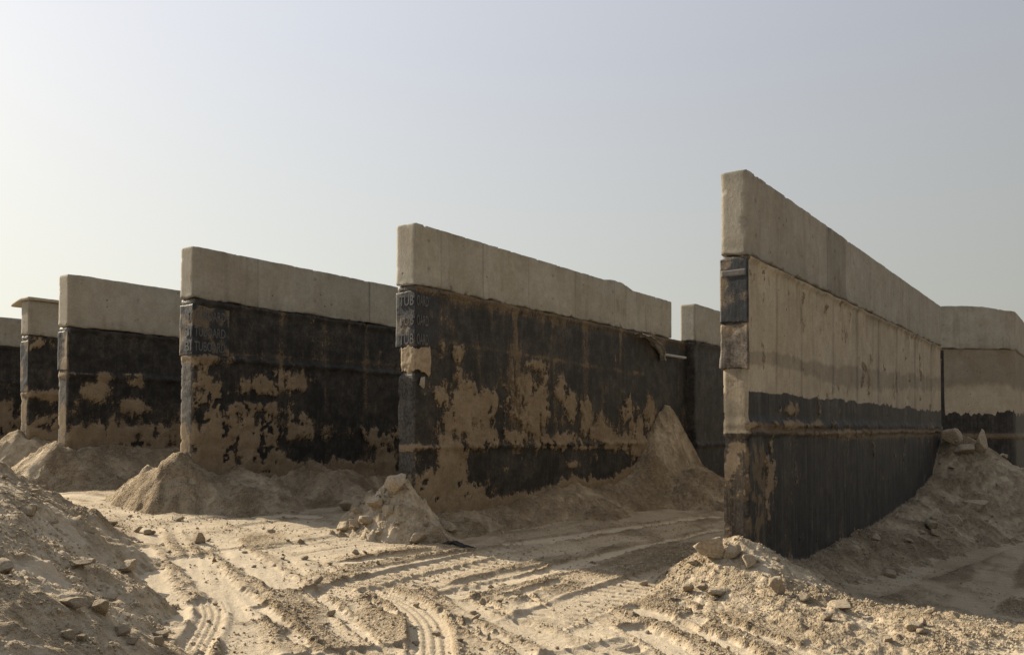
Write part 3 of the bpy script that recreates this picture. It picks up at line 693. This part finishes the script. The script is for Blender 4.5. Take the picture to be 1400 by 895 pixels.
# exposed broken concrete under the board
board_wrap(r, W2, zn-.10, z0-.01, .30, .012, 305, M_BROKEN, 0, .1, 4., [(-.012, .27), (-.012, -.012), (.34, -.012)], .22, 'broken_concrete')
o = lump('hanging_lump', (.16, -.005, zn-.28), 1., M_CONC, r, 303, 3, (.13, .035, .10), 0, 12); o['label'] = 'grey lump hanging below the broken patch'

# ================= next wall to the left
r = wall_root(W3, 'wall left of the lettered middle one, its black face broken by brown sand patches')
zc = zpx(W3, 265, 407); pan = [spx(W3, q) for q in (352, 436, 505)]
prism_wall(W3, r, zc, TOP, -.012, .37, -.015, 9.5, .032, M_CONC, 'concrete_cap', 81, cap_paint(pan, 81, W3), cap_shape(pan, 82), .05)
bl = [(284, 490, 32, 8), (284, 545, 26, 30), (360, 528, 40, 15), (402, 524, 22, 12), (347, 556, 46, 12), (326, 596, 68, 24), (398, 592, 46, 12), (513, 594, 30, 14), (300, 630, 52, 30), (360, 620, 30, 26), (290, 610, 34, 30), (470, 640, 40, 12), (425, 570, 18, 10), (340, 640, 60, 12), (420, 645, 60, 10), (520, 630, 18, 20)]
bk = [(318, 545, 14, 4), (350, 545, 30, 4), (415, 620, 46, 22), (470, 612, 40, 14), (440, 560, 24, 14), (385, 612, 14, 20), (505, 625, 14, 18), (325, 630, 6, 8), (470, 540, 40, 30), (520, 560, 20, 30), (300, 458, 40, 26), (360, 645, 40, 4)]
eb = [(252, 490, 20, 5), (250, 605, 14, 22)]
def w3x(P, px, py, face, end, at, n, v):
    for q, w, a in ((385, 4, .6), (445, 4, .5), (500, 4, .6), (320, 5, .5)):
        at['film'][:] += np.where(face & (py < 640), a*np.exp(-((px-q+(n-.5)*6)/w)**2)*ss(.3, .6, v), 0)
prism_wall(W3, r, -.6, zc-.003, 0, .35, 0, 9.48, .03, M_BODY, 'wall_body', 83,
           make_body_paint(W3, bl, eb, 84, m_w3, .24, .8, None, w3x, [(262, 480, 540, 498, 3)], .55, bk, lowbias=.75),
           ledge_shape([(zpx(W3, 300, 491), .05), (zc-.06, .06)], 85, .04), .06)
z0, z1 = zpx(W3, 264, 484), zpx(W3, 264, 416)
pb = board_wrap(r, W3, z0, z1, spx(W3, 313), .008, 86, M_BOARD, .3, .10)
board_text(pb, W3, [zpx(W3, 264, q) for q in (436, 459, 479)], .17, .008, 'BI', 'TUBOARD', .2, .62)

# ================= farther walls to the left
def far_wall(W, label, capy, x0, seed, bl, bk, eb, bankfn, ledges, board=None, end_film=.7, filmlev=.2, slab=False):
    r = wall_root(W, label); zc = zpx(W, x0, capy); pan = [2.4, 4.9, 7.3]
    prism_wall(W, r, zc, TOP, -.02, W.th+.01, -.015, W.L, .05, M_CONC, 'concrete_cap', seed, cap_paint(pan, seed, W), cap_shape(pan, seed+1), .05)
    prism_wall(W, r, -.5, zc-.003, 0, W.th-.01, 0, W.L-.02, .045, M_BODY, 'wall_body', seed+2,
               make_body_paint(W, bl, eb, seed+3, bankfn, filmlev, .9, None, None, [], end_film, bk, lowbias=.6 if slab or board else .1), ledge_shape([(zpx(W, x0, q), .05) for q in ledges]+[(zc-.05, .05)], seed+4, .05), .07)
    if board: board_wrap(r, W, zpx(W, x0, board[1]), zpx(W, x0, board[0]), board[2], .008, seed+5, M_BOARD, .3, .25)
    if slab:
        V, Fc = weld(*box_grid(axis(-.06, 2.6, .06), axis(-.10, .85, .06), axis(TOP+.004, TOP+.075, .035))); V = chip(V, np.array([-.06, -.10, TOP+.004]), np.array([2.6, .85, TOP+.075]), .03, seed); V[:, 2] -= np.clip(V[:, 1]-.36, 0, 1)*.22
        mesh('coping_slab', V, Fc, M_SLAB, None, r)
    return r
far_wall(W4, 'wall left of centre with plain grey cap, its lower half hidden by smooth brown sand', 446, 94, 111,
         [(129, 535, 20, 14), (182, 553, 15, 10), (143, 517, 16, 5), (186, 522, 12, 6), (92, 510, 250, 514, 5, 0), (85, 588, 250, 590, 16, 0), (85, 600, 250, 604, 16, 0)],
         [(211, 592, 8, 9), (150, 470, 60, 30), (200, 609, 50, 5), (230, 540, 20, 25)], [(88, 575, 12, 22), (86, 512, 14, 5)], m_w4, [512], (452, 505, .012))
far_wall(W5, 'far left wall with a thin slab overhanging the top of its near end', 458, 42, 121,
         [(60, 540, 60, 6), (60, 590, 60, 16), (55, 470, 12, 10), (40, 580, 88, 582, 12, 0)], [(60, 500, 20, 20), (56, 583, 10, 3)], [(35, 560, 10, 30)], m_w5, [538], (466, 535, .012), slab=True)
far_wall(W6, 'farthest wall, cut off by the left edge of the photo', 473, 5, 131,
         [(15, 575, 40, 18), (0, 590, 30, 592, 14, 0)], [(15, 495, 30, 20)], [], m_w6, [522], None)
far_wall(W2b, 'short black wall with grey cap seen through the gap behind the tallest wall', 466, 951, 141,
         [(965, 662, 30, 4)], [(965, 560, 40, 70)], [], m_w2b, [608], None, .25, .12)

# ================= wall on the far right: face, rounded corner, return
class PathWall(Wall):
    def __init__(s, pts, th, top, rad):
        s.th = th; s.top = top; s.P0 = np.array([*pts[0], top]); s.rz = 0
        a, b, c = map(np.array, pts); d1 = (b-a)/np.linalg.norm(b-a); d2 = (c-b)/np.linalg.norm(c-b)
        p, q = b-d1*rad, b+d2*rad; arc = [(1-t)**2*p+2*t*(1-t)*b+t*t*q for t in np.linspace(0, 1, 14)]
        s.pl = np.vstack([a[None], np.array(arc), c[None]]); ds = np.hypot(*np.diff(s.pl, axis=0).T); s.cs = np.concatenate([[0], np.cumsum(ds)]); s.L = s.cs[-1]
    def world(s, S, T, Z):
        x = np.interp(S, s.cs, s.pl[:, 0]); y = np.interp(S, s.cs, s.pl[:, 1])
        x2 = np.interp(np.minimum(S+.15, s.L), s.cs, s.pl[:, 0])-np.interp(np.maximum(S-.15, 0), s.cs, s.pl[:, 0]); y2 = np.interp(np.minimum(S+.15, s.L), s.cs, s.pl[:, 1])-np.interp(np.maximum(S-.15, 0), s.cs, s.pl[:, 1])
        n = np.hypot(x2, y2); return np.stack([x-y2/n*T, y+x2/n*T, Z], -1)
DZ = 25.0
def atY(x, Yv): rr = ray(x, HOR); return (rr[0]*Yv/rr[1], Yv)
cB = atY(1388, DZ+.2); u36 = unit(math.radians(36))
RLtop = EYE[2]+170/F*DZ
RL = PathWall([(atY(1278, DZ)[0], DZ), cB, (cB[0]+u36[0]*9, cB[1]+u36[1]*9)], .36, RLtop, .45)
r = thing('concrete_wall', 'far right wall with a rounded corner, pale concrete above a black lower band', 'wall', (*RL.P0[:2], 0), 0, GRP)
def path_mesh(z0, z1, t0, t1, mat, name, seed, paint, shape, amp=.05, step=.045):
    S = axis(0, RL.L, step); T = axis(t0, t1, .06); Z = axis(z0, z1, step); P, Fc = weld(*box_grid(S, T, Z)); w = RL.world(P[:, 0], P[:, 1], P[:, 2]); px, py = project(w)
    at = {k: np.zeros(len(P)) for k in ('tone', 'dust', 'film', 'conc', 'grey', 'streak')}; face = P[:, 1] < t0+1e-4; end = P[:, 0] < 1e-4
    paint(P, px, py, face, end, at); Q = chip(P, np.array([0, t0, z0]), np.array([RL.L, t1, z1]), amp, seed); shape(P, Q, px, py, face, end, at)
    Wd = RL.world(Q[:, 0], Q[:, 1], Q[:, 2]); Wd[:, :2] -= RL.P0[:2]; return mesh(name, Wd, Fc, mat, at, r)
zof = lambda y: EYE[2]+(HOR-y)/F*DZ
pan = [2.35, 4.8]
path_mesh(zof(476), RLtop, -.02, .37, M_CONC, 'concrete_cap', 151, cap_paint(pan, 151, RL), cap_shape(pan, 152, lambda s: np.interp(s, [0, .9, 1.6, 2.3, 4], [0, .03, 0, -.10, -.08])))
def rlp(P, px, py, face, end, at):
    nz, n, v = std_noise(P, 153); z = P[:, 2]
    at['conc'][:] = .5+(z-zof(564)+(fbm(P[:, 0]*3, P[:, 0]*0, 3, 6)-.5)*.2+(fbm(P[:, 0]*12, P[:, 2]*2, 3, 8)-.5)*.25)*4
    at['tone'][:] = -.36*ss(zof(534), zof(524), z+(n-.5)*.4)-.05+.12*(n-.5)
    lg = np.exp(-((z-zof(596))/.10)**2); at['film'][:] = .15+lg*.9; at['streak'][:] = .4; at['dust'][:] = .1+nz*.2+lg*.2
    lft = ss(.40, .28, P[:, 0]); at['conc'][:] = np.where(lft > .5, np.where(z < zof(478), .2, at['conc']), at['conc'])
path_mesh(-1., zof(476)-.003, 0, .35, M_BODY, 'wall_body', 154, rlp, ledge_shape([(zof(597), .06)], 155, .05))

# ------------------------------------------------------------------ stones
ROCKS = [rock_mesh(400+i, 4, 11+i % 4) for i in range(8)]
PROTO = {}
def stone(px, py, rpx, label, cat='stone', sq=(1, 1, .8), rz=None, v=None, group=None, sink=.3, pos=None, name='stone', r=None, tilt=0.):
    if pos is None:
        rr = ray(px, py); ks = np.linspace(4.5, 26, 700); pp = EYE+np.outer(ks, rr); sf = surface(pp[:, 0], pp[:, 1]); hit = np.argmax(pp[:, 2] <= sf); p = pp[hit]; z = sf[hit]; d = ks[hit]
        rad = rpx/F*d
    else: p = pos; z = pos[2]; rad = r
    v = random.randrange(8) if v is None else v
    key = v
    if key not in PROTO:
        V, Fc = ROCKS[v]; o = mesh(name, V, Fc, M_STONE, None, None, True); PROTO[key] = o
    else: o = PROTO[key].copy(); o.name = name; COL.objects.link(o)
    for k in list(o.keys()): del o[k]
    o.location = (p[0], p[1], z+rad*sq[2]*(1-sink*1.4)); o.scale = (rad*sq[0], rad*sq[1], rad*sq[2]); o.rotation_euler = (tilt, tilt*.5, random.uniform(0, 6.28) if rz is None else rz)
    return tag(o, label, cat, group)
NAMED = [
 (475, 697, 10, 'pale boulder perched on the left shoulder of the rocky mound by the lettered wall', (1.1, .9, .8)),
 (571, 741, 10, 'round stone in the shade right of the rocky mound by the lettered wall', (1, 1, .95)),
 (271, 742, 9.5, 'lone round stone on the sunlit track, shaded on its front', (1, 1, .9)),
 (175, 780, 13, 'big rounded stone at the right foot of the large left heap', (1.1, 1, .8)),
 (135, 838, 15, 'angular tilted stone low on the large left heap', (1.2, .8, .75)),
 (166, 868, 10, 'squat stone below the angular one at the foot of the left heap', (1, 1, .9)),
 (218, 871, 11, 'flat topped pale stone just off the left heap near the bottom edge', (1.3, .8, .6)),
 (203, 730, 7, 'small stone beyond the left heap, nearest the lone round stone', (1, 1, .8)),
 (188, 727, 6, 'small dark stone left of its pale neighbour behind the heap', (1, 1, .8)),
 (154, 718, 6, 'small stone on the far tail of the left heap', (1, 1, .8)),
 (40, 706, 13, 'long rounded stone high on the left heap', (1.3, .9, .7)),
 (4, 782, 16, 'half buried boulder on the left heap at the left edge of the photo', (1.1, 1, .8)),
 (94, 872, 10, 'dull clod of earth on the front of the left heap', (1.2, 1, .7)),
 (114, 874, 6, 'small stone right of the dull clod on the left heap', (1, 1, .8)),
 (112, 775, 12, 'flat slab lying sunk in the middle of the left heap', (1.5, .9, .5)),
 (452, 842, 6.5, 'dark little stone alone on a rut in the lower middle', (1, .8, .9)),
 (433, 798, 8, 'grey crumbly clod on the ridge between two pale ruts', (1, 1, .8)),
 (1063, 810, 13, 'upright stone on the right side of the sunlit mound under the tallest wall', (.8, .8, 1.1)),
 (1098, 823, 8, 'small bright stone right of the upright one on the sunlit mound', (1.1, .8, .8)),
 (1150, 832, 15, 'long flat stone on the shadow edge right of the sunlit mound', (1.4, .8, .5)),
 (1128, 848, 10, 'rough pale clod just below the long flat stone', (1, 1, .8)),
 (1253, 864, 13, 'broad pale stone on the shadow edge near the lower right', (1.2, .9, .7)),
 (1213, 876, 7, 'small stone left of the broad pale stone at lower right', (1, 1, .8)),
 (983, 815, 12, 'flat stone sunk in the front of the sunlit mound under the tallest wall', (1.4, .9, .5)),
 (940, 808, 9, 'clod at the left foot of the sunlit mound under the tallest wall', (1, 1, .7)),
 (1302, 606, 13, 'pointed tan rock at the crest beside the far end of the tallest wall', (1, .9, 1.0)),
 (1341, 618, 13, 'upright white rock on the sunlit crest at far right', (.75, .75, 1.35)),
 (1322, 618, 13, 'low pale rock between the pointed and the white rock on the crest', (1.4, .8, .6)),
 (1306, 716, 16, 'shaded slab leaning on the bank right of the tallest wall', (1.2, .9, .55)),
 (1274, 722, 15, 'narrow shaded slab on the bank close to the tallest wall', (1.4, .6, .5)),
 (1330, 694, 18, 'large shaded rock jutting from the upper part of the right bank', (1.2, 1, .5)),
 (1216, 788, 10, 'shaded clod low on the right bank in the hollow', (1.1, .9, .6)),
 (487, 758, 5, 'small pebble cluster stone in front of the rocky mound, left one', (1, 1, .8)),
 (706, 812, 6, 'reddish clod on the ridge between ruts in the lower centre', (1.3, 1, .7)),
 (660, 826, 6, 'small stone on the sunlit rut left of the reddish clod', (1, 1, .8)),
 (880, 800, 7, 'crumbly stone at the tip of the wall shadow left of the sunlit mound', (1.2, 1, .7)),
 (865, 842, 6, 'flat stone beside the pale rut at lower right of centre', (1.2, 1, .6)),
]
for i, (a, b, c, lab, sq) in enumerate(NAMED): stone(a, b, c, lab, sq=sq, v=i % 8)
# big angular blocks at the wall ends
stone(971, 766, 21, 'large angular block at the top of the sunlit mound touching the tallest wall', sq=(1.15, .8, .8), v=2, sink=.1, tilt=.45)
stone(1001, 762, 13, 'brownish block beside the large angular one at the foot of the tallest wall', sq=(.7, .8, 1.0), v=5, tilt=-.3)
stone(1022, 776, 11, 'small brown block tucked against the black face of the tallest wall', sq=(.9, .7, 1.0), v=1)
stone(540, 676, 18, 'large pale rock forming the top of the rocky mound by the lettered wall', sq=(1.2, .9, .85), v=4, sink=.35, tilt=.3)
stone(516, 692, 14, 'pale rock below the top one on the rocky mound by the lettered wall', sq=(1.2, .9, .8), v=6, sink=.4)
stone(485, 722, 9, 'small bright rock low on the front of the rocky mound', sq=(1.2, .9, .8), v=3)
# scattered stones of middling size, alike within each spread
def scatter(n, region, label, group, rmin, rmax, jit=1):
    k = 0; tries = 0; pts = []
    while len(pts) < n and tries < 4000:
        tries += 1; pts.append((random.uniform(region[0], region[2]), random.uniform(region[1], region[3])))
    P = np.array([px_ground(*q)[:2] for q in pts]); Z = surface(P[:, 0], P[:, 1])
    for (x, y), z in zip(P, Z):
        rad = rmin+(rmax-rmin)*random.random()**2.5
        sq = (random.uniform(.9, 1.4), random.uniform(.8, 1.1), random.uniform(.55, .85)); stone(0, 0, 0, label, sq=sq, pos=(x, y, z), r=rad, group=group)
def scatter_m(n, box, test, label, group, rmin, rmax):
    x = np.array([random.uniform(box[0], box[1]) for _ in range(n*14)]); y = np.array([random.uniform(box[2], box[3]) for _ in range(n*14)])
    k = np.where(test(x, y))[0][:n]; z = surface(x[k], y[k])
    for a, b, c in zip(x[k], y[k], z):
        stone(0, 0, 0, label, sq=(random.uniform(.9, 1.4), random.uniform(.8, 1.1), random.uniform(.55, .85)), pos=(a, b, c), r=rmin+(rmax-rmin)*random.random()**2.5, group=group)
A1 = lambda f: (lambda x, y: f(x, y)-base(x, y) > .05)
scatter_m(70, (-8, -2.2, 5, 12.5), A1(m_heap), 'small dusty stone among many strewn over the large left heap', 'small stones strewn over the left heap', .02, .085)
scatter(70, (230, 745, 900, 892), 'small dusty stone among many lying on the sunlit ruts', 'small stones lying on the sunlit ruts', .014, .045)
scatter(40, (150, 700, 420, 780), 'small stone among those on the flat track right of the left heap', 'small stones on the flat track', .015, .06)
scatter_m(38, (1.6, 5.2, 7, 10.6), A1(m_rend), 'small crumbly stone among many on the sunlit mound under the tallest wall', 'small stones on the sunlit mound', .02, .075)
scatter_m(40, (3.5, 13, 9.5, 21), lambda x, y: A1(m_rbank)(x, y) & (R_.loc(x, y)[1] < -.1), 'small shaded stone among many on the right bank', 'small stones on the right bank', .03, .12)
scatter_m(30, (-4, -.4, 10.6, 13), lambda x, y: A1(m_w2end)(x, y) & (W2.loc(x, y)[1] > -1.2) & ~((W2.loc(x, y)[1] > -.1) & (W2.loc(x, y)[1] < .5) & (W2.loc(x, y)[0] > 0)), 'small pale stone among several on the rocky mound by the lettered wall', 'small stones on the rocky mound', .025, .13)
# gravel nobody could count
def gravel():
    N = 42000; V0, F0 = ICO[1]
    x = RNG.uniform(-7, 7, N*4); y = 5.4+10*RNG.random(N*4)**1.7; ok = abs(x) < y*.68+.3; x = x[ok]; y = y[ok]
    h, rg = detail(x, y); hm = base(x, y)+h; mm = np.zeros(len(x)); 
    for i in (0, 1, 2, 3): 
        q = mound_z(i, x, y)[0]; mm = np.where(q > hm, 1, mm); hm = np.maximum(hm, q)
    cl = fbm(x*2.2, y*2.2, 3, 900); pr = np.clip(rg*.9+mm*.5, 0, 1)*ss(.35, .65, cl)+.012
    k = RNG.random(len(x)) < pr; x, y, hm = x[k][:N], y[k][:N], hm[k][:N]; n = len(x)
    r = .0045+.013*RNG.random(n)**4; sc = RNG.uniform(.6, 1.3, (n, 1, 3))*r[:, None, None]
    a = RNG.uniform(0, 6.28, n); ca, sa = np.cos(a)[:, None], np.sin(a)[:, None]
    V = V0[None]*(1+RNG.uniform(-.25, .25, (n, len(V0), 1)))*sc; X = V[..., 0]*ca-V[..., 1]*sa; Y2 = V[..., 0]*sa+V[..., 1]*ca
    V = np.stack([X+x[:, None], Y2+y[:, None], V[..., 2]+(hm+r*.35)[:, None]], -1).reshape(-1, 3)
    Fc = (F0[None]+(np.arange(n)*len(V0))[:, None, None]).reshape(-1, 3)
    o = mesh('gravel', V, Fc, M_STONE, None, None, False); tag(o, 'fine gravel and sand crumbs strewn over the ruts and mounds', 'gravel', kind='stuff')
gravel()

# ------------------------------------------------------------------ small debris
def ribbon(name, pts, w, th, mat, seed, parent=None):
    """crumpled strip with thickness along 3-D points"""
    P = np.array(pts, float); t = np.linspace(0, len(P)-1, 26); i = np.clip(t.astype(int), 0, len(P)-2); f = (t-i)[:, None]; C = P[i]*(1-f)+P[i+1]*f
    D = np.gradient(C, axis=0); D /= np.linalg.norm(D, axis=1)[:, None]; sd = np.cross(D, [0, 0, 1.]); sd /= (np.linalg.norm(sd, axis=1)[:, None]+1e-6); nn = np.cross(sd, D)
    m = 7; rows = []
    for k in range(m):
        q = (k/(m-1)-.5); ww = w*(.6+.8*fbm(t*.5, t*0+k*.05, 3, seed)); rows.append(C+sd*(q*ww)[:, None]+nn*((fbm(t*1.6, t*0+k*.9, 4, seed+3, .65)-.5)*w*.7)[:, None])
    G = np.stack(rows, 1).reshape(-1, 3); up = np.repeat(nn, m, 0).reshape(-1, 3)*th; V = np.vstack([G, G-up]); n = len(C)
    idx = lambda a, b: a*m+b; fo = gridfaces(n, m, 0); fi = gridfaces(n, m, n*m, True)
    loop = [idx(a, 0) for a in range(n)]+[idx(n-1, b) for b in range(1, m)]+[idx(a, m-1) for a in range(n-2, -1, -1)]+[idx(0, b) for b in range(m-2, 0, -1)]
    rim = [(q, p, p+n*m, q+n*m) for p, q in zip(loop, loop[1:]+loop[:1])]
    c = V.mean(0); o = mesh(name, V-c, np.vstack([fo, fi, np.array(rim)]), mat, None, parent); o.location = c; return o
def on(px, py, dz=0.): p = px_ground(px, py); p = p.copy(); p[2] = float(surface(p[:1], p[1:2])[0])+dz; return p
o = ribbon('plastic_scrap', [on(606, 744, .012), on(620, 743, .03), on(634, 745, .02), on(652, 749, .01)], .08, .006, M_PLASTIC, 7); tag(o, 'torn black plastic scrap on the shaded sand in front of the lettered wall', 'plastic scrap')
def onw(W, x, y, t=-.06): s, z = W.hit(x, y, -t*0+t); q = ptz(W, s, t); return np.array([q[0], q[1], z])
o = ribbon('torn_sheet', [onw(W2, 868, 457, -.04), onw(W2, 886, 461, -.07), onw(W2, 897, 471, -.12), onw(W2, 904, 482, -.09), onw(W2, 907, 493, -.11)], .26, .006, M_CLOTH, 9); tag(o, 'torn pale sheet hanging below the cap at the far end of the middle wall', 'torn sheet')
def rod(name, a, b, rad, mat):
    a, b = np.array(a), np.array(b); d = (b-a); L = np.linalg.norm(d); d /= L; e = np.cross(d, [0, 0, 1.]); e /= np.linalg.norm(e); f = np.cross(d, e); an = np.linspace(0, 2*math.pi, 13)[:-1]
    V = []; prof = [(0, .7), (0, 1), (.02, 1.0), (.5, .97), (.98, 1), (1, 1), (1, .7)]
    for k, rr in prof: V += [a+d*L*k+rad*rr*(e*math.cos(t)+f*math.sin(t)) for t in an]
    Fc = []
    for i in range(len(prof)-1):
        for j in range(12): Fc.append((i*12+j, i*12+(j+1) % 12, (i+1)*12+(j+1) % 12, (i+1)*12+j))
    V = np.array(V); V = np.vstack([V, a[None], b[None]]); n = len(V); Fc = np.array(Fc)
    o = mesh(name, V-V.mean(0), Fc, mat, None, None); o.location = V.mean(0); return o
o = rod('pipe', onw(W2, 905, 484, -.10), onw(W2, 937, 489, -.22), .035, M_PIPE); tag(o, 'short pale pipe sticking out beside the torn sheet on the middle wall', 'pipe')
# ------------------------------------------------------------------ camera, sun, sky
cam = bpy.data.cameras.new('camera'); co = bpy.data.objects.new('camera', cam); COL.objects.link(co); SC.camera = co
co.location = EYE; co.rotation_euler = (math.pi/2+PITCH, 0, 0); cam.sensor_fit = 'HORIZONTAL'; cam.sensor_width = 36; cam.lens = 36*F/1400; cam.shift_y = (PY-447.5)/1400; cam.clip_end = 4000; cam.clip_start = .05
EL = math.radians(30); AZ = math.radians(-59.5)       # azimuth from +Y, negative = left
SD = np.array([math.sin(AZ)*math.cos(EL), math.cos(AZ)*math.cos(EL), math.sin(EL)])
sun = bpy.data.lights.new('sun', 'SUN'); sun.energy = 5.0; sun.angle = math.radians(.7); sun.color = (1, .86, .66)
so = bpy.data.objects.new('sun', sun); COL.objects.link(so); so.location = (-20, 20, 25)
from mathutils import Vector
so.rotation_euler = Vector(-SD).to_track_quat('-Z', 'Y').to_euler()
W = bpy.data.worlds.new('World'); SC.world = W; W.use_nodes = True; t = NT(W.node_tree); bg = W.node_tree.nodes['Background']
sky = t.new('ShaderNodeTexSky', sky_type='NISHITA'); sky.sun_disc = False; sky.sun_elevation = EL; sky.sun_rotation = AZ; sky.dust_density = 6; sky.air_density = 1.0; sky.ozone_density = 1.0
gen = t.new('ShaderNodeTexCoord').outputs['Generated']
dot = t.new('ShaderNodeVectorMath', operation='DOT_PRODUCT'); t.l.new(gen, dot.inputs[0]); dot.inputs[1].default_value = SD
sep = t.new('ShaderNodeSeparateXYZ'); t.l.new(gen, sep.inputs[0])
# dusty air: warm pale low down, lavender above, brighter toward the sun
hz = t.mix(t.rng(sep.outputs[2], 0.02, .42, 0, 1, False), (5.7, 5.72, 4.85), (4.65, 4.86, 5.35))
wide = t.math('POWER', t.math('MULTIPLY', t.math('ADD', dot.outputs['Value'], 1.), .5), 1.6)
glow = t.math('POWER', t.math('MAXIMUM', dot.outputs['Value'], 0.), 5.0)
hz = t.scl(hz, t.math('ADD', .24, t.math('ADD', t.math('MULTIPLY', wide, .74), t.math('MULTIPLY', glow, .08))))
hz = t.mix(t.math('MULTIPLY', glow, .25), hz, (5.7, 5.55, 4.75))
c = t.mix(.94, sky.outputs[0], hz)
t.l.new(c, bg.inputs[0]); bg.inputs[1].default_value = .10
SC.view_settings.view_transform = 'Standard'; SC.view_settings.look = 'None'; SC.view_settings.exposure = .75; SC.view_settings.gamma = 1
SC.render.engine = 'CYCLES'
